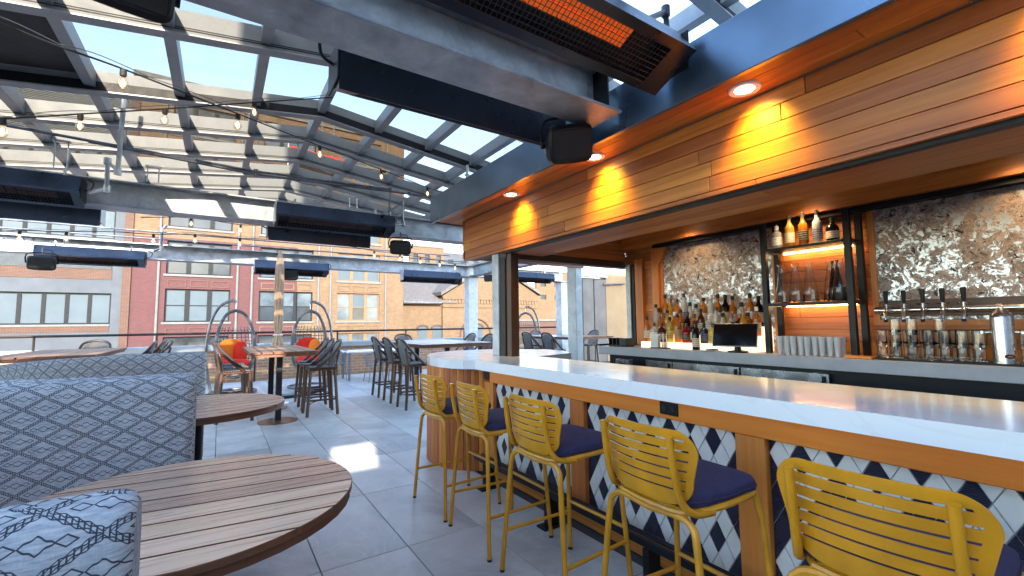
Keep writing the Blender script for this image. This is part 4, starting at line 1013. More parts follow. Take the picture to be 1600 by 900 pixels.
# ------------------------------------------------------------------ low grey wire chairs and tables by the parapet
def wire_chair(label):
    o = thing('wire_chair', label, 'chair', group='low grey wire chairs by the parapet'); sh = 0.44
    MB().prism([(-0.22, -0.23), (0.22, -0.24), (0.22, 0.24), (-0.22, 0.23)], sh - 0.015, sh, 'z').build('seat', 'wicker', o, local=True)
    for sx_ in (-1, 1):
        for sy in (-1, 1): MB().tube([(0.24 * sx_, 0.25 * sy, 0), (0.19 * sx_, 0.2 * sy, sh)], 0.011, 6).build('leg', 'wicker', o, local=True)
    arm = smoothpath([(0.20, 0.25, 0.66), (-0.08, 0.275, 0.68), (-0.24, 0.18, 0.74), (-0.27, 0, 0.76), (-0.24, -0.18, 0.74), (-0.08, -0.275, 0.68), (0.20, -0.25, 0.66)], 5)
    MB().tube(arm, 0.012, 6).build('arm_rail', 'wicker', o, True, local=True)
    for k, p in enumerate(arm[1:-1:1]):
        d = Vector((p.x, p.y)); b = d * 0.84; MB().tube([tuple(p), (b.x, b.y, sh - 0.01)], 0.006, 5).build('spindle', 'wicker', o, local=True)
    for sy in (-1, 1): MB().tube([(0.20, 0.25 * sy, 0.66), (0.195, 0.22 * sy, sh)], 0.011, 6).build('arm_post', 'wicker', o, local=True)
    return o
WC = [(2.55, 12.2, PI, 'low grey wire chair nearest the hanging chairs by the parapet'), (3.35, 11.3, PI / 2, 'low grey wire chair in front of the low white table'), (3.95, 11.2, PI / 2, 'second low grey wire chair in front of the low white table'), (4.6, 12.3, PI, 'low grey wire chair right of the low white table'), (-0.75, 12.2, 0, 'low grey wire chair at the far left beside the parapet')]
wc0 = wire_chair(WC[0][3])
for i, (x, y, a, lb) in enumerate(WC):
    o = wc0 if i == 0 else copy_tree(wc0, label=lb); o.location = (x, y, 0); o.rotation_euler = (0, 0, a)
def low_table(label, x, y, l, w_):
    o = thing('low_table', label, 'table', (x, y, 0), group='low white tables')
    n = 5
    for k in range(n): box('plank', 'white', o, x - l / 2, x + l / 2, y - w_ / 2 + k * w_ / n + .004, y - w_ / 2 + (k + 1) * w_ / n - .004, 0.70, 0.74, 0.004)
    for sx_ in (-1, 1):
        for sy in (-1, 1): box('leg', 'wicker', o, x + sx_ * (l / 2 - .06) - .025, x + sx_ * (l / 2 - .06) + .025, y + sy * (w_ / 2 - .06) - .025, y + sy * (w_ / 2 - .06) + .025, 0, 0.70)
low_table('low white table among the wire chairs by the parapet', 3.5, 12.15, 1.5, 0.8)
low_table('low white table at far left behind the second booth', -1.3, 12.2, 1.0, 0.75)

# ------------------------------------------------------------------ hanging egg chairs
M['eggframe'] = plain('grey wrapped wicker', (0.085, 0.088, 0.095), 0.7, 0, 0.3, 40, 0.3)
def egg_chair(label, side=1, mats=('red', 'orange', 'red')):
    o = thing('hanging_chair', label, 'hanging chair', group='hanging egg chairs')
    MB().tube([(0.52 * math.cos(R(a)), 0.52 * math.sin(R(a)), 0.03) for a in range(0, 360, 15)], 0.028, 8, True).build('base_ring', 'pipe', o, True, local=True)
    MB().tube(smoothpath([(-0.46 * side, 0.24, 0.05), (-0.58 * side, 0.34, 0.7), (-0.53 * side, 0.30, 1.4), (-0.36 * side, 0.2, 1.82), (-0.12 * side, 0.06, 1.965), (0, 0.0, 1.94)], 6), 0.034, 8).build('stand', 'pipe', o, True, local=True)
    MB().tube([(0, 0, 1.93), (0, 0, 1.76)], 0.009, 6).build('hanger', 'pipezinc', o, local=True)
    # egg frame opening towards -Y
    fr_ = smoothpath([(0, 0, 1.76), (0.22, -0.02, 1.66), (0.40, -0.08, 1.30), (0.43, -0.13, 0.9), (0.34, -0.16, 0.52), (0, -0.17, 0.34), (-0.34, -0.16, 0.52), (-0.43, -0.13, 0.9), (-0.40, -0.08, 1.30), (-0.22, -0.02, 1.66), (0, 0, 1.76)], 5)[:-1]
    MB().tube(fr_, 0.036, 8, True).build('frame', 'eggframe', o, True, local=True)
    wv_ = MB()
    def shell(th, s_):      # th: 0..pi across, s_: 0 bottom .. 1 top
        z = 0.40 + 1.26 * s_; hw = 0.43 * math.sqrt(max(0.0, 1 - ((s_ - 0.42) / 0.62) ** 2)) if s_ < .42 or True else 0
        return Vector((hw * math.cos(th), -0.10 + 0.46 * hw / 0.43 * math.sin(th) + 0.1 * s_, z))
    for k in range(1, 12): wv_.tube([shell(math.pi * k / 12, s_ / 10 * .8) for s_ in range(0, 11)], 0.009, 4)
    for k in range(1, 13): wv_.tube([shell(math.pi * a / 10, k / 13 * .8) for a in range(11)], 0.007, 4)
    wv_.build('woven_shell', 'eggframe', o, local=True)
    def blob(name, mat, cx, cy_, cz, ax, ay, az):
        mb = MB(); prof = []
        mb.grid(lambda u, v: (cx + ax * math.copysign(abs(math.cos(2 * PI * u)) ** .7, math.cos(2 * PI * u)) * math.sin(PI * v) ** .7, cy_ + ay * math.copysign(abs(math.sin(2 * PI * u)) ** .7, math.sin(2 * PI * u)) * math.sin(PI * v) ** .7, cz - az * math.cos(PI * v)), 16, 8)
        mb.build(name, mat, o, True, local=True)
    blob('seat_cushion', mats[0], 0, 0.0, 0.62, 0.36, 0.30, 0.11)
    blob('back_cushion', mats[1], -0.05, 0.17, 0.88, 0.33, 0.09, 0.27)
    blob('throw_cushion', mats[2], 0.14, 0.05, 0.86, 0.17, 0.08, 0.24)
    return o
e0_ = egg_chair('hanging egg chair with striped orange cushions left of the closed parasol')
e0_.scale = (0.82, 0.82, 1.0); e0_.location = (0.30, 11.3, 0); e0_.rotation_euler = (0, 0, R(8))
e1_ = egg_chair('hanging egg chair with red cushion right of the closed parasol', -1, ('red', 'red', 'orange')); e1_.location = (1.78, 11.3, 0); e1_.rotation_euler = (0, 0, R(-14)); e1_.scale = (0.82, 0.82, 1.0)
e2_ = egg_chair('hanging egg chair seen through the bar end opening', -1, ('canvas', 'canvas', 'canvas')); e2_.location = (8.6, 12.2, 0); e2_.rotation_euler = (0, 0, R(-35)); e2_.scale = (0.82, 0.82, 1.0)
# closed parasol
pa = thing('closed_parasol', 'closed tan canvas parasol between the two hanging chairs', 'parasol', (1.03, 10.4, 0))
MB().tube([(1.03, 10.4, 0.1), (1.03, 10.4, 3.0)], 0.03, 10).build('pole', 'canvas', pa, True)
fb = MB(); nf = 22
for i, (z, r) in enumerate(((0.98, 0.11), (1.05, 0.105), (1.2, 0.062), (1.26, 0.06), (1.4, 0.078), (1.9, 0.082), (2.6, 0.08), (2.95, 0.04))):
    for j in range(nf): a = 2 * PI * j / nf; rr = r * (1 + 0.10 * (-1) ** j); fb.v.append((1.03 + rr * math.cos(a + z * .3), 10.4 + rr * math.sin(a + z * .3), z))
    if i:
        for j in range(nf): fb.f.append(((i - 1) * nf + j, (i - 1) * nf + (j + 1) % nf, i * nf + (j + 1) % nf, i * nf + j))
fb.build('canopy', 'canvas', pa)
MB().tube([(1.03 + 0.08 * math.cos(R(a)), 10.4 + 0.08 * math.sin(R(a)), 1.23) for a in range(0, 360, 30)], 0.014, 6, True).build('tie_strap', 'white', pa)
MB().lathe([(0.36, 0), (0.36, 0.06), (0.1, 0.09), (0.05, 0.1), (0.05, 0.42)], 24, (1.03, 10.4, 0)).build('base', 'galv', pa, True)
hz = thing('cable_coil', 'black cable lying on floor around the parasol base', 'cable', (0.6, 9.9, 0))
MB().tube(smoothpath([(-0.9, 11.2, 0.03), (-0.2, 10.5, 0.03), (0.4, 10.0, 0.03), (1.1, 9.75, 0.03), (1.7, 10.1, 0.03), (2.1, 10.9, 0.03)], 6), 0.03, 8).build('cable', 'foot', hz, True)
MB().tube(smoothpath([(-0.7, 11.5, 0.03), (0.1, 10.9, 0.03), (0.7, 10.6, 0.03), (0.9, 9.95, 0.03)], 6), 0.025, 8).build('cable', 'foot', hz, True)
# lounge seat with cushions near the far column
lc = thing('lounge_chair', 'dark low lounge chair with red cushion beside the far column', 'chair', (7.0, 11.6, 0))
box('seat', 'black', lc, 6.6, 7.5, 11.2, 11.9, 0.25, 0.42, 0.03); box('backrest', 'black', lc, 6.6, 7.5, 11.905, 12.05, 0.25, 0.85, 0.03); box('cushion', 'red', lc, 6.8, 7.2, 11.7, 11.9, 0.425, 0.78, 0.05)
for x in (6.65, 7.45):
    for y in (11.25, 11.98): box('leg', 'pipe', lc, x - .025, x + .025, y - .025, y + .025, 0, 0.25)
# ================================================================== BACK BAR
bbk = thing('back_bar', 'grey concrete back bar counter with dark cabinets below', 'counter', (4.1, 1.5, 0))
ZB = 1.13
box('countertop', 'concrete', bbk, 3.88, 4.394, -1.6, 3.97, ZB - 0.095, ZB, 0.004)
box('cabinet', 'black', bbk, 4.0, 4.39, -1.6, 3.9, 0.05, ZB - 0.096)
box('bar_mat', 'foot', bbk, 3.93, 4.2, 0.1, 1.24, ZB + 0.0005, ZB + 0.012)
box('cutting_board', 'apron', bbk, 3.90, 4.05, 1.25, 1.42, ZB + 0.0005, ZB + 0.018, 0.003)
def cooler(label, y0, y1, z0=0.62, z1=1.0):
    o = thing('cooler', label, 'cooler', (3.97, (y0 + y1) / 2, z0), group='stainless under counter coolers')
    box('door', 'stainless', o, 3.955, 3.995, y0, y1, z0, z1 - 0.10, 0.004); box('vent_panel', 'stainless', o, 3.955, 3.995, y0, y1, z1 - 0.095, z1, 0.004)
    MB().tube([(3.93, y0 + 0.06, z1 - 0.16), (3.93, y0 + 0.06, z0 + 0.1)], 0.01, 8).build('handle', 'stainless', o)
    box('latch', 'black', o, 3.945, 3.954, y0 + 0.02, y0 + 0.045, z1 - 0.08, z1 - 0.02)
cooler('stainless cooler farthest left under back bar', 2.98, 3.32); cooler('wide stainless cooler in middle under back bar', 2.26, 2.97); cooler('stainless cooler under the tablet and plastic cups', 1.55, 2.25)
ib = thing('ice_bin', 'steel ice bin with dark slot at the left end of back bar', 'bin', (3.9, 3.5, 0.6))
box('body', 'stainless', ib, 3.80, 3.87, 3.42, 3.62, 0.3, 1.0, 0.005); box('slot', 'black', ib, 3.795, 3.7995, 3.49, 3.55, 0.86, 0.96, 0.002)
# stepped liquor display, lit from within
sd = thing('liquor_steps', 'glowing white stepped bottle display on the back bar', 'display shelf', (4.2, 2.8, ZB))
STEPS = [(4.03, 4.14, 1.195), (4.143, 4.25, 1.275), (4.253, 4.36, 1.36)]
for x0, x1, z in STEPS: box('step', 'stepglow', sd, x0, x1, 2.14, 3.44, ZB + 0.001, z, 0.004)
# bottles
def prof_bottle(kind, s_=1.0):
    P_ = {'round': [(0.034, 0), (0.037, 0.006), (0.037, 0.165), (0.034, 0.185), (0.018, 0.212), (0.0135, 0.225), (0.0135, 0.275)],
          'squat': [(0.042, 0), (0.046, 0.008), (0.046, 0.105), (0.04, 0.125), (0.02, 0.145), (0.0145, 0.155), (0.0145, 0.19)],
          'slim': [(0.03, 0), (0.032, 0.006), (0.032, 0.19), (0.027, 0.215), (0.0135, 0.25), (0.0125, 0.315)],
          'bulb': [(0.036, 0), (0.046, 0.02), (0.048, 0.07), (0.04, 0.12), (0.02, 0.155), (0.014, 0.175), (0.014, 0.225)],
          'wine': [(0.034, 0), (0.036, 0.005), (0.036, 0.15), (0.03, 0.185), (0.0155, 0.215), (0.0135, 0.235), (0.0135, 0.285)],
          'flask': [(0.038, 0), (0.041, 0.006), (0.041, 0.13), (0.038, 0.145), (0.019, 0.16), (0.0145, 0.165), (0.0145, 0.2)]}[kind]
    return [(r * s_, z * s_) for r, z in P_]
LABZ = {'round': (0.04, 0.13, 0.0375), 'squat': (0.025, 0.085, 0.0465), 'slim': (0.05, 0.14, 0.0325), 'bulb': (0.05, 0.085, 0.0482), 'wine': (0.035, 0.12, 0.0365), 'flask': (0.03, 0.105, 0.0415)}
bcache = {}
def bottle(x, y, z, kind, liq, lab, cap, s_, label):
    o = thing('liquor_bottle', label, 'bottle', (x, y, z), group='liquor bottles of the bar')
    k = (kind, liq, s_)
    if k not in bcache: bcache[k] = MB().lathe(prof_bottle(kind, s_), 16).mesh('glass', 'liq ' + liq, True)
    obj('glass', bcache[k], o)
    za, zb_, r = LABZ[kind]; k = ('l', kind, lab, s_)
    if k not in bcache: bcache[k] = MB().lathe([(r * s_, za * s_), (r * s_, zb_ * s_)], 16, cap=False).mesh('label', 'lab ' + lab, True)
    obj('label', bcache[k], o)
    h = prof_bottle(kind, s_)[-1][1]; k = ('c', kind, cap, s_)
    if k not in bcache: bcache[k] = MB().lathe([(0.0165 * s_, h - 0.028 * s_), (0.0165 * s_, h + 0.008), (0.012 * s_, h + 0.012)], 12).mesh('cap', cap, True)
    obj('cap', bcache[k], o); return o
kinds = ['round', 'squat', 'slim', 'bulb', 'wine', 'flask', 'round']; caps = ['foot', 'cane', 'white', 'foot', 'foot', 'bronze']
liqs = ['amber', 'amber', 'amber', 'golden', 'dark brown', 'clear', 'amber', 'black', 'amber', 'clear', 'golden', 'amber']; labs = ['cream', 'white', 'black', 'tan', 'cream', 'yellow', 'red', 'white', 'blue']
rowname = ['front', 'middle', 'back']
FRONT = [('round', 'amber', 'cream'), ('flask', 'clear', 'white'), ('squat', 'dark brown', 'white'), ('round', 'pale yellow', 'yellow'), ('round', 'amber', 'tan'), ('squat', 'red', 'black'), ('flask', 'black', 'cream'), ('flask', 'blue', 'blue'), ('squat', 'pale yellow', 'yellow'), ('round', 'clear', 'blue'), ('squat', 'dark brown', 'tan'), ('slim', 'golden', 'cream')]
rnd = random.Random(11)
for r_, (x0, x1, z) in enumerate(STEPS):
    n = [12, 15, 15][r_]
    for k in range(n):
        y = 3.39 - (k + 0.5 * (r_ % 2)) * (0.102 if r_ == 0 else 0.082)
        if r_ == 0: kind, lq, lb = FRONT[k]
        else: kind, lq, lb = rnd.choice(kinds), rnd.choice(liqs), rnd.choice(labs)
        s_ = rnd.choice([0.95, 1.0, 1.05]) * (1.0 if r_ < 2 else 1.08)
        bottle((x0 + x1) / 2 + rnd.uniform(-.006, .006), y + rnd.uniform(-.006, .006), z + 0.0005, kind, lq, lb, rnd.choice(caps), s_, '%s liquor bottle with %s label, %s from left in %s row of lit steps' % (lq, lb, ORD[k], rowname[r_]))
bottle(3.955, 2.685, ZB + .0005, 'wine', 'black', 'cream', 'foot', 1.0, 'dark wine bottle with cream label standing alone before the lit steps')
M['ledstrip'] = emit('warm led strip', (1.0, 0.62, 0.2), 9.0)
# black shelf unit
sh_ = thing('shelf_unit', 'black steel shelf unit on back bar holding carafes', 'shelf', (4.2, 1.72, ZB))
for y in (1.41, 2.05):
    for x in (4.09, 4.32): box('upright', 'black', sh_, x - 0.022, x + 0.022, y - 0.022, y + 0.022, ZB + .001, 2.29, 0.002)
for z in (1.545, 2.03): box('shelf', 'black', sh_, 4.06, 4.35, 1.434, 2.026, z, z + 0.022, 0.002)
for y in (1.41, 2.05):
    for z in (1.54, 2.025): box('side_bar', 'black', sh_, 4.113, 4.297, y - .02, y + .02, z, z + 0.03)
for z in (1.538, 2.022): box('led_strip', 'ledstrip', sh_, 4.335, 4.345, 1.46, 2.0, z, z + 0.005)
for k, (kd, lq, lb, cp) in enumerate((('flask', 'clear', 'white', 'white'), ('round', 'golden', 'cream', 'foot'), ('round', 'amber', 'black', 'foot'), ('round', 'clear', 'blue', 'foot'), ('squat', 'black', 'cream', 'foot'))):
    bottle(4.16, 1.965 - k * 0.108, 2.0525, kd, lq, lb, cp, 1.0, '%s bottle with %s label, %s from left on top shelf' % (lq, lb, ORD[k]))
cf = [(0.055, 0), (0.058, 0.005), (0.05, 0.12), (0.03, 0.25), (0.021, 0.30), (0.022, 0.315), (0.033, 0.345), (0.031, 0.345), (0.019, 0.312), (0.027, 0.25), (0.047, 0.12), (0.054, 0.01)]
cfm = MB().lathe(cf, 20).mesh('carafe', 'carafe', True)
wtm = MB().lathe([(0.05, 0.008), (0.046, 0.11), (0.001, 0.111)], 18).mesh('liquid', 'liq golden', True)
for k, (dx, y) in enumerate(((0, 1.955), (0.02, 1.85), (0, 1.73), (0.07, 1.60), (0.02, 1.55), (-0.04, 1.495))):
    o = thing('carafe', 'clear glass carafe, %s from left on middle shelf' % ORD[k], 'carafe', (4.18 + dx, y, 1.568), group='glass carafes on the shelf'); obj('body', cfm, o)
    if k >= 4: obj('liquid', wtm, o)
# frosted cups
cpm = MB().lathe([(0.028, 0), (0.04, 0.15), (0.0425, 0.152), (0.038, 0.151), (0.027, 0.006)], 16).mesh('cup', 'frosted', True)
for r_ in range(2):
    for k in range(9):
        o = obj('plastic_cup', cpm, None, (3.97 + r_ * 0.085, 1.90 - k * 0.0535 * 0.98 - 0.0, ZB + 0.001))
        tag(o, 'frosted plastic cup, %s from left in the %s row under shelf' % (ORD[k], ['front', 'rear'][r_]), 'cup', 'frosted cups on the back bar')
        if r_ == 0: o.location.x += 0.012 * (k % 2)
        o.scale = (0.62, 0.62, 1.0)
# tumblers in stacks
tbm = MB().lathe([(0.036, 0), (0.033, 0.003), (0.030, 0.10), (0.031, 0.115), (0.027, 0.112), (0.027, 0.02)], 16).mesh('tumbler', 'tumbler', True)
stk = [(1.215, 0, 2), (1.135, 0, 3), (1.045, 0, 3), (0.96, 0, 2), (0.88, 0, 2), (0.80, 0, 2), (0.725, 0, 2), (0.52, 0, 2), (1.17, 1, 2), (1.09, 1, 2), (1.0, 1, 2), (0.92, 1, 3), (0.84, 1, 2), (0.76, 1, 2)]
for k, (y, r_, n) in enumerate(stk):
    for j in range(n):
        nm = ['bottom', 'second', 'third'][j] if j < n - 1 else 'topmost'
        o = obj('drinking_glass', tbm, None, (4.0 + r_ * 0.09, y, ZB + 0.0125 + j * 0.082)); kf = k if r_ == 0 else k - 8
        tag(o, 'upturned clear glass, %s in %s stack of the %s row below beer taps' % (nm, ORD[kf], ['front', 'rear'][r_]), 'glass', 'upturned glasses below the taps')
        o.rotation_euler = (rnd.uniform(-.02, .02), rnd.uniform(-.02, .02), 0)
# tap rail
tp = thing('tap_rail', 'horizontal stainless tap pipe with five black tap handles', 'beer taps', (4.3, 0.8, 1.5))
MB().tube([(4.27, 1.31, 1.485), (4.27, -0.6, 1.485)], 0.022, 16).build('pipe', 'stainless', tp, True)
box('drip_board', 'darkwood', tp, 4.33, 4.36, -0.6, 1.31, 1.44, 1.56, 0.003)
for y in (1.31, 0.66, 0.0): MB().tube([(4.27, y + 0.012, 1.485), (4.27, y - 0.012, 1.485)], 0.03, 16).build('collar', 'stainless', tp, True); 
for y in (1.30, 0.66): box('bracket', 'stainless', tp, 4.285, 4.329, y - .01, y + .01, 1.475, 1.495)
for k in range(5):
    y = 1.235 - k * 0.105
    MB().tube([(4.255, y, 1.485), (4.20, y, 1.485), (4.185, y, 1.475), (4.175, y, 1.41)], [0.014, 0.014, 0.012, 0.010], 10).build('faucet', 'stainless', tp, True)
    MB().tube([(4.21, y, 1.49), (4.21, y, 1.53)], 0.008, 8).build('lever', 'stainless', tp); MB().tube([(4.21, y - .035, 1.525), (4.21, y + .035, 1.525)], 0.005, 6).build('lever_bar', 'stainless', tp)
    MB().lathe([(0.008, 0), (0.012, 0.02), (0.016, 0.09), (0.012, 0.1)], 12, (4.21, y, 1.53)).build('handle', 'foot', tp, True)
    MB().lathe([(0.011, 0), (0.013, 0.02)], 10, (4.175, y, 1.395)).build('faucet_plug', 'foot' if k not in (1, 4) else 'cushion', tp)
tw = thing('tap_tower', 'brushed stainless tower tap with small oval badge beside the glasses', 'tap tower', (4.02, 0.62, ZB))
MB().lathe([(0.062, 0), (0.062, 0.02), (0.052, 0.022), (0.052, 0.285), (0.05, 0.305), (0.012, 0.352), (0.001, 0.353)], 28, (4.02, 0.62, ZB + .0005)).build('column', 'stainless', tw, True)
MB().tube([(4.02, 0.535, ZB + 0.2), (4.02, 0.705, ZB + 0.2)], 0.009, 10).build('cross_tap', 'stainless', tw, True)
for y in (0.535, 0.705): MB().lathe([(0.015, 0), (0.015, 0.02)], 10, (4.02, y, ZB + .19)).build('tap_knob', 'stainless', tw)
ov = MB().lathe([(0.024, 0), (0.022, 0.004)], 20).build('badge', 'foot', tw, local=True); ov.matrix_local = Matrix.Translation((-0.044, -0.026, 0.055)) @ Matrix.Rotation(R(31), 4, 'Z') @ Matrix.Rotation(R(-90), 4, 'Y') @ Matrix.Diagonal((0.55, 1, 1, 1))
ov2 = MB().lathe([(0.014, 0.004), (0.013, 0.0055)], 16).build('badge_emblem', 'orange', ov, local=True); ov2.matrix_local = Matrix.Diagonal((0.5, 1, 1, 1))
# tablet till
tb = thing('tablet_till', 'black touchscreen till on a stand on the back bar', 'screen', (3.95, 2.28, ZB))
MB().lathe([(0.085, 0), (0.085, 0.012), (0.03, 0.02), (0.022, 0.07)], 20, (3.97, 2.27, ZB + .0005)).build('stand', 'black', tb, True)
sc_ = MB().box(-0.012, 0.0, -0.19, 0.19, -0.11, 0.11, 0.004).build('case', 'stainless', tb, local=True); sc_.matrix_local = Matrix.Translation((-0.0, 0, 0.155)) @ Matrix.Rotation(R(14), 4, 'Z') @ Matrix.Rotation(R(18), 4, 'Y')
MB().box(-0.016, -0.0125, -0.184, 0.184, -0.104, 0.104).build('screen', 'screen', sc_, local=True)
cr_ = thing('card_reader', 'small dark card reader lying left of the touchscreen till', 'card reader', (3.95, 2.52, ZB)); box('body', 'greydoor', cr_, 3.92, 3.99, 2.47, 2.56, ZB + .0005, ZB + 0.02, 0.004); box('keypad', 'black', cr_, 3.93, 3.97, 2.48, 2.52, ZB + .0202, ZB + .024)
cd = thing('bar_caddy', 'black bar caddy at the far end of back bar', 'caddy', (3.98, 3.72, ZB))
box('tray', 'black', cd, 3.91, 4.05, 3.55, 3.83, ZB + .0005, ZB + 0.02, 0.003); box('wall', 'black', cd, 3.91, 4.05, 3.55, 3.66, ZB + .0205, ZB + 0.10, 0.003)
for y in (3.70, 3.76, 3.82): box('divider', 'black', cd, 3.91, 4.05, y - .006, y + .006, ZB + .0205, ZB + 0.10)
nh = thing('menu_holder', 'clear holder of white printed cards and straws on back bar', 'holder', (3.96, 3.12, ZB))
box('tray', 'black', nh, 3.92, 4.0, 3.02, 3.22, ZB + .0005, ZB + 0.012)
for k in range(4): box('card', 'paper', nh, 3.925 + k * 0.018, 3.929 + k * 0.018, 3.12 + .004 * k, 3.215, ZB + .0125, ZB + 0.13 + 0.008 * k)
for k in range(9): MB().tube([(3.95 + 0.012 * (k % 3), 3.045 + 0.02 * (k // 3), ZB + .0125), (3.94 + 0.02 * (k % 3), 3.03 + 0.03 * (k // 3), ZB + 0.17)], 0.0035, 5).build('straw', 'white' if k % 2 else 'foot', nh)
pc = thing('paper_cards', 'white printed cards lying flat in front of the lit steps', 'cards', (3.93, 2.6, ZB))
for k, (y, a) in enumerate(((2.86, 0.1), (2.60, -0.2), (2.50, 0.3))): o = MB().box(-0.045, 0.045, -0.08, 0.08, 0.0, 0.002).build('card', 'paper', pc, local=True); o.location = (0, y - 2.6, 0.0006 + k * .0022); o.rotation_euler = (0, 0, a)
sg = thing('notice_sign', 'small grey notice sign fixed on the left antique mirror', 'sign', (4.37, 3.0, 1.46))
box('plate', 'galv', sg, 4.366, 4.3715, 2.94, 3.12, 1.425, 1.475, 0.001)
for k in range(2): box('text_line', 'white', sg, 4.3645, 4.3658, 2.985, 3.10, 1.439 + k * .014, 1.444 + k * .014)
MB().tube([(4.365, 2.965 + 0.016 * math.cos(R(a)), 1.45 + 0.016 * math.sin(R(a))) for a in range(0, 360, 30)], 0.0025, 5, True).build('emblem', 'white', sg)

# ================================================================== OVERHEAD
def heater(label, L, glow=False, group='infrared heaters under the roof'):
    o = thing('patio_heater', label, 'heater', group=group); h = L / 2
    poly = [(-0.17, 0.0), (0.11, -0.125), (0.135, 0.115), (0.10, 0.17), (-0.06, 0.17)]
    hs = MB(); n = len(poly)
    inner = [(-0.17 + 0.28 * t_ , 0.0 - 0.125 * t_) for t_ in (0.16, 0.84)]
    # shell without the burner face, which gets a sunk opening
    for x in (-h, h): pass
    k = len(hs.v); hs.v += [(-h, y, z) for y, z in poly] + [(h, y, z) for y, z in poly]
    for j in range(1, n): hs.f.append((k + j, k + (j + 1) % n, k + n + (j + 1) % n, k + n + j))
    hs.f += [tuple(k + j for j in range(n)), tuple(k + n + j for j in reversed(range(n)))]
    a, b = inner; xe = h * 0.86 if L > 1 else h * .8; xs = -h * 0.96
    q = len(hs.v); hs.v += [(xs, *a), (xe, *a), (xe, *b), (xs, *b)]; up = Vector((0.408, 0.913)) * 0.07
    hs.v += [(xs, a[0] + up.x, a[1] + up.y), (xe, a[0] + up.x, a[1] + up.y), (xe, b[0] + up.x, b[1] + up.y), (xs, b[0] + up.x, b[1] + up.y)]
    F = [(k, k + n, q + 1, q), (k + n, k + n + 1, q + 2, q + 1), (k + n + 1, k + 1, q + 3, q + 2), (k + 1, k, q, q + 3)]
    hs.f += F
    rc = MB(); rc.v = hs.v[q:q + 8]; rc.f = [(i, (i + 1) % 4, 4 + (i + 1) % 4, 4 + i) for i in range(4)] + [(4, 5, 6, 7)]; hs.v = hs.v[:q + 4]
    hs.build('housing', 'heater', o, local=True); rc.build('reflector', 'black', o, local=True)
    bn = MB(); m = 26 if glow else 10
    for i in range(m):
        x0 = xs + (xe - xs) * (0.10 + 0.78 * i / m); x1 = x0 + (xe - xs) * 0.78 / m * 0.86
        for t0, t1 in (((0.2, 0.36), (0.385, 0.55)) if glow else ((0.30, 0.5), (0.53, 0.73))):
            p0 = (-0.17 + 0.28 * t0 + up.x * .6, -0.125 * t0 + up.y * .6); p1 = (-0.17 + 0.28 * t1 + up.x * .6, -0.125 * t1 + up.y * .6)
            bn.prism([p0, p1, (p1[0] + .008, p1[1] + .018), (p0[0] + .008, p0[1] + .018)], x0, x1, 'x')
    bn.build('burner', 'heaterglow' if glow else 'heatercold', o, local=True)
    gr = MB(); w_ = 0.0024 if glow else 0.002
    nx = int((xe - xs) / (0.026 if glow else 0.04)); nl = 8 if glow else 6
    for i in range(nx + 1): x = xs + (xe - xs) * i / nx; gr.tube([(x, a[0], a[1] - .002), (x, b[0], b[1] - .002)], w_, 4)
    for i in range(nl + 1): t_ = i / nl; y, z = a[0] + (b[0] - a[0]) * t_, a[1] + (b[1] - a[1]) * t_ - .003; gr.tube([(xs, y, z), (xe, y, z)], w_, 4)
    gr.build('grille', 'heatergrille', o, local=True)
    for x in (-h * .7, h * .7): box('hanger_bracket', 'pipezinc', o, x - 0.012, x + 0.012, 0.02, 0.06, 0.171, 0.26, local=True)
    box('end_cap', 'black', o, h + 0.001, h + 0.012, -0.12, 0.12, -0.07, 0.15, 0.003, local=True); box('end_cap', 'galv', o, -h - 0.012, -h - 0.001, -0.13, 0.12, -0.09, 0.165, 0.003, local=True)
    MB().tube(smoothpath([(h + .012, 0.02, 0.05), (h + .08, 0.04, 0.08), (h + .09, 0.10, 0.16), (h + .02, 0.14, 0.2)], 5), 0.009, 6).build('cable', 'foot', o, True, local=True)
    return o
hg = heater('big patio heater with glowing orange burner at the top', 2.2, True); hg.location = (0.98, 1.50, 2.86)
h0 = heater('dark heater behind the near beam, left of the black speaker', 1.56); h0.location = (1.27, 2.50, 2.80); h0.rotation_euler = (0, 0, PI)
def xat(u, v, y): return at(u, v, Y=y).x
HT = [(430, 612, 345, 6.22, 0, 2.80, 'dark heater at the middle of view under the middle beam'),
      (418, 575, 375, 6.95, PI, 2.72, 'dark heater behind and below the middle one, its back showing'),
      (-110, 130, 295, 6.22, 0, 2.80, 'dark heater with grille at left edge under the middle beam'),
      (-110, 160, 338, 6.95, PI, 2.72, 'dark heater back panel at the left edge behind middle beam'),
      (57, 228, 393, 10.6, 0, 2.66, 'slim dark heater at left under the far beam'),
      (398, 512, 408, 10.6, 0, 2.63, 'slim dark heater in sun stripes behind the parasol top'),
      (628, 716, 424, 10.6, 0, 2.60, 'slim dark heater left of slim column under far beam'),
      (790, 862, 420, 10.6, 0, 2.74, 'dark heater seen through the bar end opening')]
for u0, u1, v, y, rz, z, lb in HT:
    a, b = xat(u0, v, y), xat(u1, v, y); o = copy_tree(h0, None, ((a + b) / 2, y, z), rz, lb); o.scale = ((b - a) / 1.56, 1, 1)
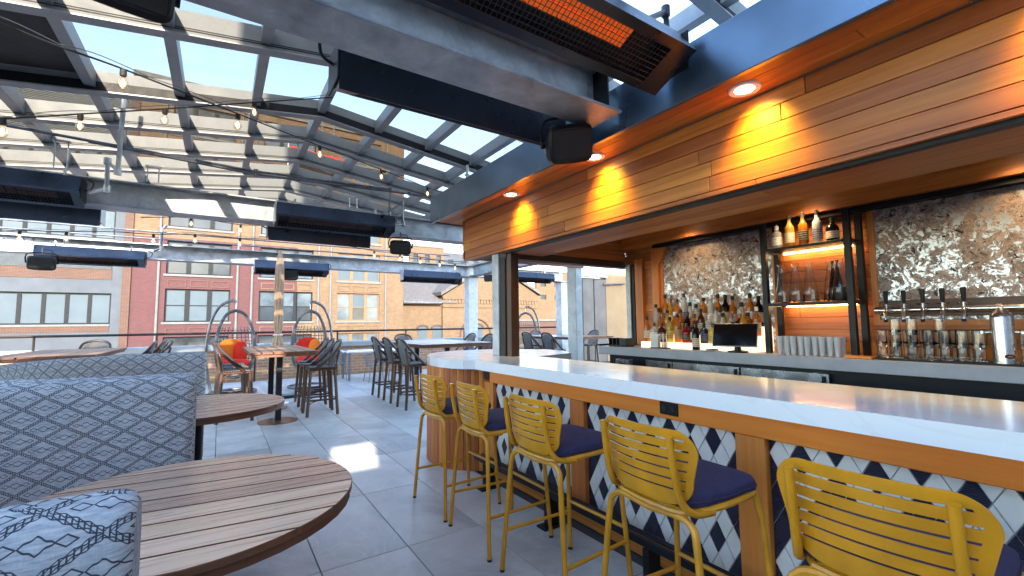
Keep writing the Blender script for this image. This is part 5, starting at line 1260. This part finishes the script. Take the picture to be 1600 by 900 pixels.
# speakers
def speaker(label):
    o = thing('loudspeaker', label, 'loudspeaker', group='black loudspeakers under the beams')
    mb = MB(); lev = [(-0.125, 0.165, 0.10), (-0.105, 0.18, 0.125), (-0.02, 0.178, 0.122), (0.08, 0.13, 0.095), (0.10, 0.11, 0.08)]; n = 20; ks = []
    for y, hx, hz_ in lev:
        ks.append(len(mb.v))
        for j in range(n):
            a = 2 * PI * j / n; c_, s_ = math.cos(a), math.sin(a); e = 0.38
            mb.v.append((hx * math.copysign(abs(c_) ** e, c_), y, hz_ * math.copysign(abs(s_) ** e, s_)))
    for a, b in zip(ks, ks[1:]):
        for j in range(n): mb.f.append((a + j, a + (j + 1) % n, b + (j + 1) % n, b + j))
    mb.f += [tuple(ks[0] + j for j in range(n)), tuple(ks[-1] + j for j in reversed(range(n)))]
    mb.build('cabinet', 'black', o, True, local=True)
    g_ = MB().box(-0.15, 0.15, -0.131, -0.1255, -0.088, 0.088, 0.02).build('front_grille', 'foot', o, local=True)
    MB().tube(smoothpath([(-0.195, 0, 0.0), (-0.2, 0, 0.09), (-0.14, 0, 0.16), (0.14, 0, 0.16), (0.2, 0, 0.09), (0.195, 0, 0.0)], 4), 0.011, 6).build('bracket', 'black', o, True, local=True)
    for s_ in (-1, 1): MB().tube([(0.178 * s_, 0, 0), (0.206 * s_, 0, 0)], 0.022, 12).build('knob', 'black', o, True, local=True)
    MB().tube([(0, 0, 0.16), (0, 0, 0.26)], 0.014, 8).build('stem', 'pipe', o, local=True)
    MB().tube(smoothpath([(0.05, 0.09, 0.05), (0.12, 0.15, 0.1), (0.1, 0.12, 0.2), (0.0, 0.05, 0.22)], 5), 0.006, 6).build('cable', 'foot', o, True, local=True)
    return o
sp0 = speaker('large looking black loudspeaker hanging beside the timber fascia')
p_ = at(884, 224, X=1.93); sp0.location = p_; sp0.rotation_euler = (R(24), R(-10), R(-22)); sp0.scale = (0.86, 0.95, 1.0)
for u, v, y, rz, s_, lb in ((626, 386, 6.35, -20, 0.85, 'black loudspeaker right of middle heater under the middle beam'), (66, 410, 10.35, 10, 0.95, 'black loudspeaker with pale stripe below the left far heater'), (451, 428, 10.6, 0, 1.0, 'black loudspeaker beside the closed parasol top'), (712, 438, 10.7, -10, 0.85, 'small black loudspeaker at the slim column top'), (765, 434, 9.6, -60, 0.7, 'small black loudspeaker half behind the bar post')):
    o = copy_tree(sp0, None, at(u, v, Y=y), R(rz), lb); o.rotation_euler = (R(14), 0, R(rz)); o.scale = (s_, s_, s_)
o = copy_tree(sp0, None, at(195, -28, Y=2.2), 0, 'dark rounded loudspeaker cut by the top edge of view'); o.rotation_euler = (R(25), 0, R(10)); o.scale = (0.85, 0.9, 0.9)

# gas pipes
def pipe(name, label, paths, r, mat='pipe'):
    o = thing(name, label, 'pipe', paths[0][0]); 
    for p in paths:
        P_ = [Vector(q) for q in p]; MB().tube(P_, r, 8).build('pipe_run', mat, o, True)
        for q in P_[1:-1]:
            MB().lathe([(r * 1.5, -r * 1.6), (r * 1.5, r * 1.6)], 10, q).build('elbow', mat, o, True)
    return o
YP = 6.30
A_, B_, C_ = at(10, 196, Y=YP), at(400, 268, Y=YP), at(612, 300, Y=YP)
pipe('gas_pipe', 'pair of long dark gas pipes running across under the roof', [[A_, B_, at(610, 296, Y=YP), at(608, 334, Y=YP), at(596, 334, Y=YP - .2)], [A_ + Vector((0.6, 0, -0.03)), B_ + Vector((0, 0, -0.035)), at(640, 303, Y=YP), at(680, 310, Y=YP)]], 0.016)
pipe('gas_drop', 'zinc pipe dropping from the string light to left heater', [[at(196, 132, Y=5.6), at(184, 268, Y=5.6), at(168, 252, Y=5.75), at(167, 295, Y=5.9), at(140, 300, Y=6.1)]], 0.02, 'pipezinc')
pipe('gas_elbow', 'short gas pipe with elbows at the right end of middle heater', [[at(608, 330, Y=6.3), at(628, 318, Y=6.3), at(630, 350, Y=6.3), at(614, 352, Y=6.25)]], 0.02)
pipe('gas_elbow', 'gas pipe elbow behind the big glowing heater at the top', [[at(990, 40, Y=1.7), at(1040, 18, Y=1.75), at(1042, 50, Y=1.75)]], 0.02)
pipe('gas_elbow', 'rusty gas pipe elbow right of the left far heater', [[at(240, 392, Y=10.4), at(252, 388, Y=10.4), at(253, 360, Y=10.4), at(260, 352, Y=10.4)]], 0.025)
pipe('conduit', 'thin zinc conduit running along the far beam top', [[(-9, 10.6, 3.08), (5.6, 10.6, 3.08)], [(-9, 10.5, 3.2), (5.0, 10.5, 3.2)]], 0.014, 'pipe')
for k, (u, v, y) in enumerate(((97, 222, 6.3), (240, 262, 6.3), (552, 308, 6.3))):
    p_ = at(u, v, Y=y); hgr = thing('pipe_hanger', 'zinc pipe hanger, %s from left on the middle beam' % ORD[k], 'bracket', p_, group='pipe hangers on the middle beam')
    for dx in (-0.05, 0.05): MB().tube([(p_.x + dx, y, 3.05), (p_.x + dx, y, p_.z + 0.02)], 0.007, 6).build('rod', 'pipezinc', hgr)
    box('strut', 'pipezinc', hgr, p_.x - 0.07, p_.x + 0.07, y - 0.02, y + 0.02, p_.z - 0.005, p_.z + 0.018, 0.003)
# flat plate gusset beside the fascia end
rd = thing('roof_prop', 'short zinc prop standing on the fascia end under rafter', 'prop', (2.4, 5.0, 2.99)); p_ = at(730, 274, X=2.3)
MB().tube([(p_.x, p_.y, 2.976), (p_.x, p_.y, 3.22)], 0.016, 8).build('rod', 'pipezinc', rd); MB().lathe([(0.03, 0), (0.03, 0.012)], 10, (p_.x, p_.y, 3.10)).build('nut', 'pipezinc', rd)

# string lights
bulb_me = MB().lathe([(0.012, 0.0), (0.017, -0.015), (0.028, -0.045), (0.03, -0.06), (0.024, -0.082), (0.008, -0.094), (0.001, -0.095)], 12, cap=False).mesh('bulb', 'bulbglass', True)
fil_me = MB().lathe([(0.003, -0.02), (0.012, -0.04), (0.013, -0.062), (0.004, -0.075)], 8).mesh('filament', 'bulb', True)
soc_me = MB().lathe([(0.012, 0.035), (0.018, 0.03), (0.019, 0.0), (0.016, -0.012)], 12).mesh('socket', 'foot', True)
def string_light(label, pts, bulbs, sag=0.0, s_=1.0):
    """pts: cable points; bulbs: points where bulbs hang"""
    o = thing('string_light', label, 'string light', pts[0], group='strings of festoon bulbs')
    P_ = smoothpath(pts, 8); MB().tube(P_, 0.006 * s_, 6).build('cable', 'foot', o, True)
    MB().tube([p + Vector((0, 0, 0.012 + 0.02 * abs(math.sin(i * .35)))) for i, p in enumerate(P_)], 0.003 * s_, 5).build('support_wire', 'pipe', o, True)
    for b in bulbs:
        b = Vector(b); so_ = obj('socket', soc_me, o, b - o.location + Vector((0, 0, -0.035 * s_))); so_.scale = (s_,) * 3
        bo = obj('bulb', bulb_me, so_, (0, 0, -0.01)); obj('filament', fil_me, bo, (0, 0, 0))
    return o
S1 = [at(-40, 18, Y=3.1), at(80, 68, Y=3.35), at(193, 108, Y=3.6), at(372, 178, Y=4.2), at(500, 228, Y=5.0), at(596, 265, Y=5.6), at(668, 293, Y=6.2), at(700, 303, Y=6.4)]
string_light('festoon string running from top left down to the fascia corner', S1, [S1[2], S1[3], S1[4], S1[5], S1[6]])
S2 = [at(-40, 178, Y=4.4), at(5, 185, Y=4.4), at(126, 178, Y=4.5), at(258, 170, Y=4.55), at(398, 160, Y=4.6), at(520, 152, Y=4.6)]
string_light('festoon string sagging across the left half below the near rafters', S2, [S2[1], S2[2], S2[3], S2[4]])
S3 = [at(-30, 364, Y=9.6), at(31, 360, Y=9.6), at(104, 362, Y=9.6), at(172, 362, Y=9.7), at(240, 366, Y=9.7), at(305, 366, Y=9.7), at(375, 372, Y=9.8), at(500, 378, Y=9.9), at(585, 392, Y=10.0), at(625, 397, Y=10.0), at(657, 402, Y=10.1), at(687, 407, Y=10.1), at(711, 412, Y=10.2), at(725, 412, Y=10.3)]
string_light('long festoon string along the far beam', S3, [S3[i] for i in (1, 2, 4, 5, 6, 8, 9, 10, 11, 12)], s_=1.2)
S4 = [at(220, 340, Y=9.2), at(299, 340, Y=9.2), at(376, 351, Y=9.2), at(430, 352, Y=9.3)]
string_light('short festoon string left of the middle heater', S4, S4[1:3], s_=1.1)
S5 = [at(810, 400, Y=9.0), at(845, 404, Y=9.2), at(872, 408, Y=9.4), at(876, 420, Y=9.4)]
string_light('short festoon string seen through the bar end opening', S5, S5[2:], s_=1.2)
